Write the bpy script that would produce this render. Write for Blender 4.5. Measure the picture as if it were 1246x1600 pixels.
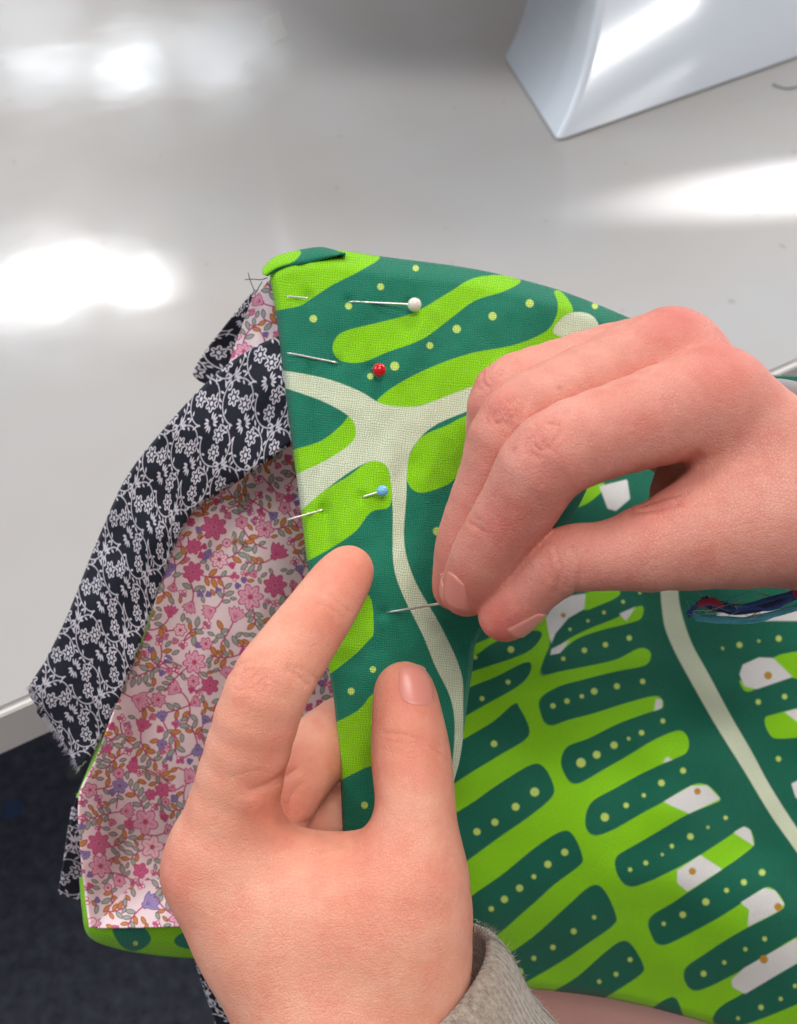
import bpy, bmesh, math, random
import numpy as np
from mathutils import Vector, Matrix
for o in list(bpy.data.objects): bpy.data.objects.remove(o, do_unlink=True)
SC = bpy.context.scene
COL = SC.collection
random.seed(4); RNG = np.random.default_rng(7)

# ------------------------------------------------------------------ camera
W0, H0, F = 1246.0, 1600.0, 1505.0
PITCH = math.radians(50)
CAM = np.array([0.0, 0.0, 0.30])            # 30 cm above the table top (z = 0)
FWD = np.array([0, math.cos(PITCH), -math.sin(PITCH)])
UP = np.array([0, math.sin(PITCH), math.cos(PITCH)])
RT = np.array([1.0, 0, 0])
cam = bpy.data.cameras.new('camera'); camo = bpy.data.objects.new('camera', cam); COL.objects.link(camo)
camo.location = CAM; camo.rotation_euler = (math.pi/2 - PITCH, 0, 0)
cam.sensor_fit = 'VERTICAL'; cam.sensor_height = 24; cam.lens = 12.0/(800.0/F)
cam.clip_start = 0.01; cam.clip_end = 50
cam.dof.use_dof = True; cam.dof.focus_distance = 0.212; cam.dof.aperture_fstop = 15
SC.camera = camo

def ray(px, py):
    x = (np.asarray(px, float)-W0/2)/F; y = (H0/2-np.asarray(py, float))/F
    return FWD + x[..., None]*RT + y[..., None]*UP
def P(px, py, d):                            # point seen at a pixel, d metres deep
    return CAM + np.asarray(d, float)[..., None]*ray(px, py)
def on_table(px, py, z=0.0):
    r = ray(px, py); return CAM + r*((z-CAM[2])/r[..., 2:3])

# ------------------------------------------------------------------ light
w = bpy.data.worlds.new('World'); SC.world = w; w.use_nodes = True
bg = w.node_tree.nodes['Background']; bg.inputs[0].default_value = (0.80, 0.80, 0.82, 1); bg.inputs[1].default_value = 0.30

def area(name, loc, target, sx, sy, power, col):
    l = bpy.data.lights.new(name, 'AREA'); l.shape = 'RECTANGLE'; l.size = sx; l.size_y = sy
    l.energy = power; l.color = col
    o = bpy.data.objects.new(name, l); COL.objects.link(o); o.location = loc
    o.rotation_euler = (Vector(target)-Vector(loc)).to_track_quat('-Z', 'Y').to_euler()
    return o
def mirror_lamp(name, px, py, wpx, hpx, dist, radiance, col):     # lamp or window pane whose reflection lies at this spot of the table
    T = on_table(px, py); v = T-CAM; L0 = np.linalg.norm(v); r = v/L0; r = r*np.array([1, 1, -1])
    loc = T + r*dist; k = (L0+dist)/F
    sx, sy = wpx*k, hpx*k
    return area(name, loc, T, sx, sy, radiance*math.pi*sx*sy*1.0, col)
CW, CC = (1.0, 0.965, 0.92), (0.86, 0.93, 1.0)
area('window_light', (-1.9, 0.55, 1.25), (0, 0.15, 0.1), 1.3, 1.1, 24, CC)
area('ceiling_light', (0.25, -0.30, 2.0), (0, 0.12, 0.1), 1.1, 0.7, 25, CW)
area('ceiling_light', (0.35, 1.45, 1.9), (0, 0.3, 0.0), 0.9, 0.5, 20, (1.0, 0.985, 0.965))
for x, y, sx, sy in ((40, 446, 230, 28), (150, 438, 190, 22), (215, 450, 90, 16), (90, 430, 120, 18), (258, 436, 70, 10), (236, 470, 80, 8), (40, 474, 120, 14)):
    mirror_lamp('window_light', x, y, sx, sy, 1.6, 26, (1, 1, 1)).data.shape = 'ELLIPSE'
mirror_lamp('window_light', 1720, 200, 560, 300, 1.6, 12, (0.93, 0.97, 1.0))
for x, y, sx, sy, r in ((75, 102, 110, 30, 4.5), (200, 112, 96, 34, 9), (338, 120, 90, 24, 4.5), (210, 104, 430, 70, 1.6), (300, 50, 230, 40, 1.6), (40, 20, 160, 50, 1.2)):
    mirror_lamp('ceiling_light', x, y, sx, sy, 2.6, r, CC).data.shape = 'ELLIPSE'
sp = bpy.data.lights.new('sun_patch', 'SPOT'); sp.energy = 2600; sp.color = (0.97, 0.98, 1.0); sp.spot_size = math.radians(1.5); sp.spot_blend = 0.7; sp.shadow_soft_size = 0.01
spo = bpy.data.objects.new('sun_patch', sp); COL.objects.link(spo); spo.location = (2.5, 0.95, 0.50)
spo.rotation_euler = (Vector(on_table(np.array(1330.), np.array(283.)))-Vector(spo.location)).to_track_quat('-Z', 'Y').to_euler()
SC.view_settings.view_transform = 'Standard'; SC.view_settings.look = 'None'
SC.view_settings.gamma = 1; SC.view_settings.exposure = 0.0; SC.view_settings.use_curve_mapping = False
SC.render.engine = 'CYCLES'
SC.cycles.use_adaptive_sampling = True; SC.cycles.adaptive_threshold = 0.02; SC.cycles.max_bounces = 6; SC.cycles.diffuse_bounces = 3; SC.cycles.glossy_bounces = 3; SC.cycles.transmission_bounces = 4

# ------------------------------------------------------------------ node helpers
def srgb(r, g, b):
    f = lambda c: (c/255/12.92) if c/255 <= 0.04045 else ((c/255+0.055)/1.055)**2.4
    return (f(r), f(g), f(b), 1)
class NT:
    def __init__(s, name):
        s.m = bpy.data.materials.new(name); s.m.use_nodes = True; s.t = s.m.node_tree; s.n = s.t.nodes
        s.b = s.n['Principled BSDF']
    def node(s, typ, **k):
        nd = s.n.new(typ)
        for a, v in k.items(): setattr(nd, a, v)
        return nd
    def put(s, v, sock):
        if hasattr(v, 'is_output') or isinstance(v, bpy.types.NodeSocket): s.t.links.new(v, sock)
        else: sock.default_value = v
    def math(s, op, a, b=0.0, c=None, clamp=False):
        nd = s.node('ShaderNodeMath', operation=op); nd.use_clamp = clamp
        s.put(a, nd.inputs[0]); s.put(b, nd.inputs[1])
        if c is not None: s.put(c, nd.inputs[2])
        return nd.outputs[0]
    def mix(s, f, a, b, mode='MIX'):
        nd = s.node('ShaderNodeMix', data_type='RGBA', blend_type=mode); nd.clamp_factor = True
        s.put(f, nd.inputs[0]); s.put(a, nd.inputs[6]); s.put(b, nd.inputs[7]); return nd.outputs[2]
    def attr(s, name, vec=False):
        nd = s.node('ShaderNodeAttribute', attribute_name=name); return nd.outputs['Color' if vec else 'Fac']
    def ramp(s, v, lo, hi, a=0.0, b=1.0):
        nd = s.node('ShaderNodeMapRange'); nd.clamp = True
        s.put(v, nd.inputs[0]); nd.inputs[1].default_value = lo; nd.inputs[2].default_value = hi
        nd.inputs[3].default_value = a; nd.inputs[4].default_value = b; return nd.outputs[0]
    def inside(s, v, soft=0.8, off=0.0): return s.ramp(v, off+soft, off-soft)
    def noise(s, scale, detail=3, rough=0.55, vec=None, out=0):
        nd = s.node('ShaderNodeTexNoise'); nd.inputs['Scale'].default_value = scale
        nd.inputs['Detail'].default_value = detail; nd.inputs['Roughness'].default_value = rough
        s.put(vec if vec is not None else s.obj(), nd.inputs['Vector']); return nd.outputs[out]
    def obj(s):
        if not hasattr(s, '_o'): s._o = s.node('ShaderNodeTexCoord')
        return s._o.outputs['Object']
    def bump(s, h, strength, dist, prev=None):
        nd = s.node('ShaderNodeBump'); s.put(h, nd.inputs['Height'])
        nd.inputs['Strength'].default_value = strength; nd.inputs['Distance'].default_value = dist
        if prev is not None: s.put(prev, nd.inputs['Normal'])
        return nd.outputs[0]
    def set(s, **k):
        for a, v in k.items(): s.put(v, s.b.inputs[a.replace('_', ' ')])
        return s.m
def weave(nt, pitch):                        # plain weave height 0..1 from the uv (millimetres)
    uv = nt.node('ShaderNodeUVMap'); uv.uv_map = 'UVMap'
    wob = nt.node('ShaderNodeTexNoise'); wob.inputs['Scale'].default_value = 0.35; nt.put(uv.outputs[0], wob.inputs['Vector'])
    va = nt.node('ShaderNodeVectorMath', operation='MULTIPLY_ADD')
    nt.put(wob.outputs[1], va.inputs[0]); va.inputs[1].default_value = (1.3, 1.3, 0); nt.put(uv.outputs[0], va.inputs[2])
    sp = nt.node('ShaderNodeSeparateXYZ'); nt.put(va.outputs[0], sp.inputs[0])
    u = nt.math('DIVIDE', sp.outputs[0], pitch); v = nt.math('DIVIDE', sp.outputs[1], pitch)
    su = nt.math('ABSOLUTE', nt.math('SINE', nt.math('MULTIPLY', u, math.pi)))
    sv = nt.math('ABSOLUTE', nt.math('SINE', nt.math('MULTIPLY', v, math.pi)))
    ck = nt.math('FLOORED_MODULO', nt.math('ADD', nt.math('FLOOR', u), nt.math('FLOOR', v)), 2.0)
    a = nt.math('MULTIPLY', nt.math('POWER', su, 0.6), nt.math('MULTIPLY_ADD', sv, 0.45, 0.55))
    b = nt.math('MULTIPLY', nt.math('POWER', sv, 0.6), nt.math('MULTIPLY_ADD', su, 0.45, 0.55))
    h = nt.math('ADD', nt.math('MULTIPLY', ck, a), nt.math('MULTIPLY', nt.math('SUBTRACT', 1.0, ck), b))
    return h, va.outputs[0]

# ------------------------------------------------------------------ materials
def m_print(name, pitch, soft, wv, d0=srgb(18, 110, 86), d1=srgb(34, 132, 106)):          # green leaf print on cotton canvas
    t = NT(name); h, uv = weave(t, pitch)
    c = srgb(14, 108, 84)
    dk = t.mix(t.noise(3.0, 3, 0.6, uv), d0, d1)
    lm = t.mix(t.noise(2.0, 3, 0.6, uv), srgb(128, 200, 8), srgb(150, 216, 20))
    c = t.mix(t.inside(t.attr('lime'), soft), dk, lm)
    c = t.mix(t.inside(t.attr('dark'), soft), c, dk)
    c = t.mix(t.inside(t.attr('cream'), soft), c, srgb(212, 218, 190))
    c = t.mix(t.inside(t.attr('white'), soft), c, srgb(226, 222, 220))
    c = t.mix(t.inside(t.attr('dot'), soft), c, srgb(196, 220, 110))
    c = t.mix(t.inside(t.attr('ochre'), soft), c, srgb(190, 140, 40))
    c = t.mix(t.ramp(h, 0.25, 0.75, wv, 0.0), c, (0.42, 0.50, 0.42, 1), 'MULTIPLY') if wv else c
    fib = t.noise(9.0, 4, 0.7, uv)
    bp = t.bump(t.math('ADD', h, t.math('MULTIPLY', fib, 0.35)), 0.75, 0.00022)
    return t.set(Base_Color=c, Roughness=0.82, Normal=bp, Sheen_Weight=0.08, Sheen_Roughness=0.4, Specular_IOR_Level=0.25)
M_FLAP = m_print('printed canvas', 0.56, 0.9, 0.75)
M_LAP = m_print('printed canvas lap shaded', 0.5, 1.3, 0.22, srgb(10, 92, 72), srgb(20, 108, 84))  # same print, with the shadow over the lap put into darker greens
def m_lining():
    t = NT('floral lining cotton'); h, uv = weave(t, 0.26)
    bgc = t.mix(t.noise(0.4, 3, 0.5, uv), srgb(226, 202, 208), srgb(236, 216, 218))
    mag = srgb(186, 62, 112)
    c = t.mix(t.inside(t.attr('stem'), 0.7), bgc, mag)
    sd = t.attr('fill'); c = t.mix(t.inside(sd, 0.7, 1.0), c, t.attr('linecol', True))
    c = t.mix(t.inside(sd, 0.7, -0.9), c, t.attr('fillcol', True))
    c = t.mix(t.inside(t.attr('detail'), 0.6), c, t.attr('linecol', True))
    bp = t.bump(t.math('ADD', h, t.noise(2.0, 4, 0.6, uv)), 0.4, 0.00012)
    return t.set(Base_Color=c, Roughness=0.75, Normal=bp, Sheen_Weight=0.06, Specular_IOR_Level=0.25)
M_LIN = m_lining()
def m_navy():
    t = NT('navy floral cotton'); h, uv = weave(t, 0.28)
    nv = t.mix(t.noise(0.5, 3, 0.6, uv), srgb(13, 15, 26), srgb(22, 25, 42))
    c = t.mix(t.inside(t.attr('fill'), 0.6), nv, srgb(196, 191, 200))
    bp = t.bump(t.math('ADD', h, t.noise(2.0, 4, 0.6, uv)), 0.4, 0.00012)
    return t.set(Base_Color=c, Roughness=0.75, Normal=bp, Sheen_Weight=0.06, Specular_IOR_Level=0.25)
M_NAVY = m_navy()
def m_plain(name, col, rough=0.5, **k):
    t = NT(name); return t.set(Base_Color=col, Roughness=rough, **k)
def m_lime():
    t = NT('lime hem cotton'); h, uv = weave(t, 0.55)
    c = t.mix(t.noise(2.0, 3, 0.6, uv), srgb(128, 200, 8), srgb(150, 216, 20))
    c = t.mix(t.ramp(h, 0.2, 0.7, 0.4, 0.0), c, (0.02, 0.08, 0.01, 1), 'MULTIPLY')
    return t.set(Base_Color=c, Roughness=0.85, Normal=t.bump(h, 0.6, 0.0002), Sheen_Weight=0.2)
M_LIME = m_lime()
def m_skin(name, a, b, red):
    t = NT(name); o = t.obj()
    c = t.mix(t.ramp(t.noise(55, 4, 0.6), 0.35, 0.65), a, b)
    c = t.mix(t.math('MULTIPLY', t.attr('red'), 0.8), c, red)
    mot = t.ramp(t.noise(170, 4, 0.65), 0.45, 0.75, 0.0, 0.30); c = t.mix(mot, c, red)
    pale = t.ramp(t.noise(300, 4, 0.6), 0.5, 0.8, 0.0, 0.12); c = t.mix(pale, c, srgb(242, 205, 185))
    fr = t.node('ShaderNodeTexVoronoi'); fr.inputs['Scale'].default_value = 95; t.put(o, fr.inputs['Vector'])
    sel = t.node('ShaderNodeSeparateColor'); t.put(fr.outputs['Color'], sel.inputs[0])
    spot = t.math('MULTIPLY', t.ramp(fr.outputs['Distance'], 0.10, 0.05), t.ramp(sel.outputs[0], 0.86, 0.88))
    c = t.mix(t.math('MULTIPLY', spot, 0.5), c, srgb(150, 85, 70))
    vo = t.node('ShaderNodeTexVoronoi', feature='DISTANCE_TO_EDGE'); vo.inputs['Scale'].default_value = 1500; t.put(o, vo.inputs['Vector'])
    cells = t.ramp(vo.outputs['Distance'], 0.0, 0.14)
    h1 = t.bump(cells, 0.55, 0.00016)
    h2 = t.bump(t.noise(600, 4, 0.65), 0.6, 0.00028, h1)
    h3 = t.bump(t.ramp(t.attr('crease'), 0.0, 3.6), 0.4, 0.0003, h2)
    t.b.subsurface_method = 'RANDOM_WALK'
    ro = t.ramp(t.noise(300, 3, 0.6), 0.3, 0.7, 0.46, 0.62)
    return t.set(Base_Color=c, Roughness=ro, Normal=h3, Subsurface_Weight=0.16, Subsurface_Radius=(1.0, 0.36, 0.2),
                 Subsurface_Scale=0.0035, Specular_IOR_Level=0.38)
M_SKL = m_skin('skin lit warm', srgb(240, 174, 148), srgb(234, 157, 131), srgb(218, 106, 88))  # brighter, warmer light on this hand is put into the colour
M_SKR = m_skin('skin dim pink', srgb(222, 154, 137), srgb(214, 140, 123), srgb(202, 92, 82))  # same skin, toned down for the dimmer light on this hand
M_NAIL = m_plain('nail', srgb(218, 142, 128), 0.3, Subsurface_Weight=0.1, Subsurface_Radius=(1, .4, .3), Subsurface_Scale=0.002)
M_NAILTIP = m_plain('nail rim', srgb(236, 214, 200), 0.35)
M_STEEL = m_plain('pin steel', (0.82, 0.80, 0.77, 1), 0.38, Metallic=1.0)
M_GOLD = m_plain('brass wire', (0.85, 0.68, 0.42, 1), 0.25, Metallic=1.0)
M_WBEAD = m_plain('white bead', srgb(226, 222, 208), 0.18)
M_RBEAD = m_plain('red bead', srgb(205, 18, 30), 0.15)
M_BBEAD = m_plain('blue bead', srgb(120, 186, 226), 0.18)
def m_table():
    t = NT('table laminate'); o = t.obj()
    c = t.mix(t.ramp(t.noise(3, 4, 0.6), 0.35, 0.65), srgb(174, 168, 164), srgb(178, 179, 181))
    vo = t.node('ShaderNodeTexVoronoi'); vo.inputs['Scale'].default_value = 16; t.put(o, vo.inputs['Vector'])
    sel = t.node('ShaderNodeSeparateColor'); t.put(vo.outputs['Color'], sel.inputs[0])
    sp = t.math('MULTIPLY', t.ramp(vo.outputs['Distance'], 0.045, 0.02), t.ramp(sel.outputs[0], 0.62, 0.64))
    c = t.mix(t.math('MULTIPLY', sp, 0.35), c, srgb(120, 112, 108))
    nb = t.bump(t.noise(11, 2, 0.5), 1.0, 0.00045)
    nb = t.bump(t.noise(45, 2, 0.5), 1.0, 0.00006, nb)
    ro = t.ramp(t.noise(14, 4, 0.6), 0.3, 0.7, 0.09, 0.15)
    return t.set(Base_Color=c, Roughness=ro, Normal=nb, Specular_IOR_Level=0.5)
M_TABLE = m_table()
M_EDGE = m_plain('edge band', srgb(214, 210, 206), 0.35)
def m_machine():
    t = NT('machine plastic'); 
    return t.set(Base_Color=t.mix(t.noise(20, 3, 0.5), srgb(216, 224, 234), srgb(222, 229, 238)), Roughness=0.11, Normal=t.bump(t.noise(900, 2), 0.15, 0.00006), Specular_IOR_Level=0.5)
M_MACH = m_machine()
M_MACHG = m_plain('machine grey plastic', srgb(176, 180, 184), 0.32)
def m_carpet():
    t = NT('carpet'); 
    c = t.mix(t.ramp(t.noise(70, 6, 0.75), 0.3, 0.75), srgb(62, 65, 84), srgb(118, 122, 138))
    v = t.node('ShaderNodeTexVoronoi'); v.inputs['Scale'].default_value = 17; t.put(t.obj(), v.inputs['Vector'])
    s = t.node('ShaderNodeSeparateColor'); t.put(v.outputs['Color'], s.inputs[0])
    f = t.math('MULTIPLY', t.ramp(v.outputs['Distance'], 0.26, 0.14), t.ramp(s.outputs[0], 0.86, 0.88))
    c = t.mix(t.math('MULTIPLY', f, 0.7), c, t.mix(t.ramp(s.outputs[1], .75, .8), srgb(60, 100, 160), srgb(140, 160, 120)))
    return t.set(Base_Color=c, Roughness=0.95, Normal=t.bump(t.noise(400, 4, 0.7), 1.0, 0.004))
M_CARPET = m_carpet()
def m_knit():
    t = NT('grey brown knit'); uv = t.node('ShaderNodeUVMap').outputs[0]
    sp = t.node('ShaderNodeSeparateXYZ'); t.put(uv, sp.inputs[0])
    rib = t.math('ABSOLUTE', t.math('SINE', t.math('MULTIPLY', sp.outputs[0], math.pi/1.7)))
    row = t.math('ABSOLUTE', t.math('SINE', t.math('MULTIPLY_ADD', sp.outputs[1], math.pi/1.1, t.math('MULTIPLY', rib, 1.2))))
    h = t.math('MULTIPLY_ADD', row, 0.5, rib)
    nz = t.noise(900, 4, 0.7)
    c = t.mix(t.ramp(nz, 0.3, 0.7), srgb(120, 104, 92), srgb(186, 170, 154))
    return t.set(Base_Color=c, Roughness=0.95, Normal=t.bump(t.math('ADD', h, nz), 0.7, 0.0005), Sheen_Weight=0.5)
M_KNIT = m_knit()
M_FUZZ = m_plain('wool fuzz', srgb(190, 176, 160), 0.9)
M_GREYW = m_plain('grey wool', srgb(150, 148, 150), 0.95)
M_LEG = NT('shaded leg skin'); M_LEG = M_LEG.set(Base_Color=M_LEG.mix(M_LEG.noise(60, 3), srgb(150, 104, 92), srgb(138, 92, 82)), Roughness=0.5)  # skin browned down, the shade under the cloth is in this colour
M_TAPE = m_plain('clear tape', (0.9, 0.88, 0.84, 1), 0.15, Alpha=0.14)
def yarn(col):
    t = NT('yarn'); 
    return t.set(Base_Color=t.mix(t.noise(900, 3, .7), (col[0]*.5, col[1]*.5, col[2]*.5, 1), col), Roughness=0.9, Normal=t.bump(t.noise(1600, 3), 0.8, 0.0003), Sheen_Weight=0.3)
M_YN, M_YB, M_YR, M_YT = yarn(srgb(44, 48, 92)), yarn(srgb(50, 84, 156)), yarn(srgb(196, 50, 84)), yarn(srgb(84, 176, 196))
M_THR = m_plain('green thread', srgb(12, 80, 72), 0.8)
M_DTHR = m_plain('dark thread', srgb(90, 80, 78), 0.8)

# ------------------------------------------------------------------ object helpers
def link(o, parent=None):
    COL.objects.link(o)
    if parent is not None: o.parent = parent; o.matrix_parent_inverse = Matrix.Translation(-parent.location)
    return o
def empty(name, loc, label, cat, group=None):
    o = bpy.data.objects.new(name, None); o.location = Vector(loc); o.empty_display_size = 0.01
    COL.objects.link(o); return tag(o, label, cat, group)
def tag(o, label=None, cat=None, group=None, kind=None):
    if label: o['label'] = label
    if cat: o['category'] = cat
    if group: o['group'] = group
    if kind: o['kind'] = kind
    return o
def mesh_np(name, V, Fc, mat, parent=None, smooth=True):
    me = bpy.data.meshes.new(name); V = np.asarray(V, np.float32); Fc = np.asarray(Fc, np.int32); n = Fc.shape[1]
    me.vertices.add(len(V)); me.vertices.foreach_set('co', V.ravel())
    me.loops.add(Fc.size); me.loops.foreach_set('vertex_index', Fc.ravel())
    me.polygons.add(len(Fc)); me.polygons.foreach_set('loop_start', np.arange(0, Fc.size, n, dtype=np.int32))
    me.polygons.foreach_set('use_smooth', np.full(len(Fc), smooth))
    me.update(calc_edges=True); me.validate()
    me.materials.append(mat)
    return link(bpy.data.objects.new(name, me), parent)
def fattr(o, name, v):
    a = o.data.attributes.new(name, 'FLOAT', 'POINT'); a.data.foreach_set('value', np.asarray(v, np.float32).ravel())
def cattr(o, name, v):
    a = o.data.attributes.new(name, 'FLOAT_COLOR', 'POINT'); a.data.foreach_set('color', np.asarray(v, np.float32).ravel())
def set_uv(o, uv):
    l = o.data.uv_layers.new(name='UVMap'); idx = np.empty(len(o.data.loops), np.int32)
    o.data.loops.foreach_get('vertex_index', idx); l.data.foreach_set('uv', np.asarray(uv, np.float32)[idx].ravel())
def bm_obj(name, bm, mat, parent=None, smooth=True):
    me = bpy.data.meshes.new(name); bmesh.ops.recalc_face_normals(bm, faces=bm.faces); bm.to_mesh(me); bm.free()
    for p in me.polygons: p.use_smooth = smooth
    me.materials.append(mat); return link(bpy.data.objects.new(name, me), parent)
def cat_spline(pts, n, closed=False):
    p = np.asarray(pts, float); m = len(p)
    if closed: idx = lambda i: p[i % m]; segs = m
    else: idx = lambda i: p[min(max(i, 0), m-1)]; segs = m-1
    out = []
    for i in range(segs):
        a, b, c, d = idx(i-1), idx(i), idx(i+1), idx(i+2)
        for k in range(n):
            t = k/n
            out.append(0.5*((2*b)+(c-a)*t+(2*a-5*b+4*c-d)*t*t+(3*b-a-3*c+d)*t**3))
    if not closed: out.append(p[-1])
    return np.array(out)
def resample(pts, n, smooth=True):
    q = cat_spline(pts, 10) if smooth and len(pts) > 2 else np.asarray(pts, float)
    s = np.r_[0, np.cumsum(np.linalg.norm(np.diff(q, axis=0), axis=1))]; t = np.linspace(0, s[-1], n)
    return np.stack([np.interp(t, s, q[:, k]) for k in range(q.shape[1])], 1)
def coons(top, bottom, left, right, nu, nv, smooth=True):
    T, B = resample(top, nu, smooth), resample(bottom, nu, smooth); L, R = resample(left, nv, smooth), resample(right, nv, smooth)
    u = np.linspace(0, 1, nu)[None, :, None]; v = np.linspace(0, 1, nv)[:, None, None]
    return ((1-v)*T[None]+v*B[None]+(1-u)*L[:, None]+u*R[:, None]
            - ((1-u)*(1-v)*T[0]+u*(1-v)*T[-1]+(1-u)*v*B[0]+u*v*B[-1]))
def grid_faces(nv, nu):
    i = np.arange(nv*nu).reshape(nv, nu)
    return np.stack([i[:-1, :-1], i[1:, :-1], i[1:, 1:], i[:-1, 1:]], -1).reshape(-1, 4)
class Depth:                                  # smooth depth through control points (thin plate)
    def __init__(s, pts, reg=1e-3):
        p = np.asarray(pts, float); s.c = p[:, :2]/400; n = len(p)
        K = s.k(s.c, s.c)+reg*np.eye(n); A = np.c_[np.ones(n), s.c]
        s.w = np.linalg.solve(np.block([[K, A], [A.T, np.zeros((3, 3))]]), np.r_[p[:, 2], 0, 0, 0])
    def k(s, a, b):
        r2 = ((a[:, None]-b[None])**2).sum(-1); return 0.5*r2*np.log(r2+1e-9)
    def __call__(s, xy):
        q = np.asarray(xy, float).reshape(-1, 2)/400
        return s.k(q, s.c) @ s.w[:len(s.c)] + s.w[len(s.c)] + q @ s.w[len(s.c)+1:]
def vnoise(x, y, seed=0):                    # smooth value noise
    r = np.random.default_rng(seed).random((64, 64)); xi = np.floor(x).astype(int); yi = np.floor(y).astype(int)
    fx = x-xi; fy = y-yi; fx = fx*fx*(3-2*fx); fy = fy*fy*(3-2*fy); g = lambda i, j: r[i % 64, j % 64]
    return (g(xi, yi)*(1-fx)+g(xi+1, yi)*fx)*(1-fy)+(g(xi, yi+1)*(1-fx)+g(xi+1, yi+1)*fx)*fy - 0.5
def fabric(name, xy, nv, nu, dep, mat, parent, thick=0.0007, uvrot=0.0):
    V = P(xy[:, 0], xy[:, 1], dep); o = mesh_np(name, V, grid_faces(nv, nu), mat, parent)
    mm = (xy-np.array([623, 800]))*0.235/F*1000; c, s_ = math.cos(uvrot), math.sin(uvrot)
    set_uv(o, np.stack([mm[:, 0]*c-mm[:, 1]*s_, mm[:, 0]*s_+mm[:, 1]*c], 1))
    sm = o.modifiers.new('thickness', 'SOLIDIFY'); sm.thickness = thick; sm.offset = -1
    return o
# 2-D signed distances (pixels)
def sd_poly(q, poly):
    d2 = np.full(len(q), 1e9); s = np.ones(len(q)); n = len(poly); j = n-1
    for i in range(n):
        e = poly[j]-poly[i]; ww = q-poly[i]; t = np.clip((ww@e)/(e@e+1e-12), 0, 1)
        b = ww-t[:, None]*e; d2 = np.minimum(d2, (b*b).sum(1))
        c1 = q[:, 1] >= poly[i, 1]; c2 = q[:, 1] < poly[j, 1]; c3 = e[0]*ww[:, 1] > e[1]*ww[:, 0]
        fl = (c1 & c2 & c3) | (~c1 & ~c2 & ~c3); s[fl] *= -1; j = i
    return s*np.sqrt(d2)
def layer_poly(xy, polys, sub=4, cap=30):
    out = np.full(len(xy), float(cap))
    for pl in polys:
        pl = cat_spline(pl, sub, True) if sub > 1 else np.asarray(pl, float)
        lo, hi = pl.min(0)-cap, pl.max(0)+cap; m = ((xy > lo) & (xy < hi)).all(1)
        if m.any(): out[m] = np.minimum(out[m], sd_poly(xy[m], pl))
    return out
def layer_dots(xy, dots, cap=30):
    out = np.full(len(xy), float(cap))
    for x, y, r in dots:
        m = (abs(xy[:, 0]-x) < cap+r) & (abs(xy[:, 1]-y) < cap+r)
        out[m] = np.minimum(out[m], np.hypot(xy[m, 0]-x, xy[m, 1]-y)-r)
    return out
def tube(name, pts, rad, mat, parent=None, sides=8, close_ends=True):
    pts = np.asarray(pts, float); n = len(pts); rad = np.broadcast_to(np.asarray(rad, float), (n,))
    V = []; tprev = None; nrm = None
    for i in range(n):
        t = pts[min(i+1, n-1)]-pts[max(i-1, 0)]; t = t/np.linalg.norm(t)
        if nrm is None:
            a = np.array([0, 0, 1.0]) if abs(t[2]) < 0.9 else np.array([1.0, 0, 0]); nrm = np.cross(t, a)
        nrm = nrm-t*(nrm@t); nrm /= np.linalg.norm(nrm); b = np.cross(t, nrm)
        for k in range(sides):
            an = 2*math.pi*k/sides; V.append(pts[i]+rad[i]*(math.cos(an)*nrm+math.sin(an)*b))
    Fc = []
    for i in range(n-1):
        for k in range(sides):
            k2 = (k+1) % sides; Fc.append((i*sides+k, i*sides+k2, (i+1)*sides+k2, (i+1)*sides+k))
    bm = bmesh.new(); vs = [bm.verts.new(v) for v in V]
    for f in Fc: bm.faces.new([vs[i] for i in f])
    bm.faces.new(vs[:sides][::-1]); bm.faces.new(vs[-sides:])
    return bm_obj(name, bm, mat, parent)

# ------------------------------------------------------------------ setting: carpet and table
bm = bmesh.new(); vs = [bm.verts.new(v) for v in ((-3, -3, -0.70), (3, -3, -0.70), (3, 4, -0.70), (-3, 4, -0.70))]; bm.faces.new(vs)
tag(bm_obj('carpet', bm, M_CARPET, None, False), kind='structure')

EA, EB = on_table(np.array(0.), np.array(1108.)), on_table(np.array(1225.), np.array(572.))
ed = (EB-EA)/np.linalg.norm(EB-EA); en = np.array([-ed[1], ed[0], 0])            # along and into the table
c0 = EA-ed*0.9; c1 = EA+ed*1.3
table = empty('table', EA, 'glossy white laminate table behind the bag', 'table')
def slab(name, a, b, depth, z0, z1, mat, parent, bev):
    bm = bmesh.new(); q = [a, b, b+en*depth, a+en*depth]
    lo = [bm.verts.new((p[0], p[1], z0)) for p in q]; hi = [bm.verts.new((p[0], p[1], z1)) for p in q]
    bm.faces.new(lo[::-1]); bm.faces.new(hi)
    for i in range(4): bm.faces.new((lo[i], lo[(i+1) % 4], hi[(i+1) % 4], hi[i]))
    bmesh.ops.bevel(bm, geom=list(bm.edges), offset=bev, segments=3, affect='EDGES')
    return bm_obj(name, bm, mat, parent, False)
slab('tabletop', c0, c1, 1.6, -0.022, 0, M_TABLE, table, 0.001)
slab('edge_band', c0-en*0.0025, c1-en*0.0025, 0.0025, -0.023, -0.0006, M_EDGE, table, 0.0006)

q = resample(np.array([(330, 470), (345, 400), (349, 300), (356, 200), (368, 145), (386, 98)], float), 40); sc_ = on_table(q[:, 0], q[:, 1], -0.00066)
tube('scratch', sc_, 0.0007, M_TABLE, table, 16)
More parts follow.
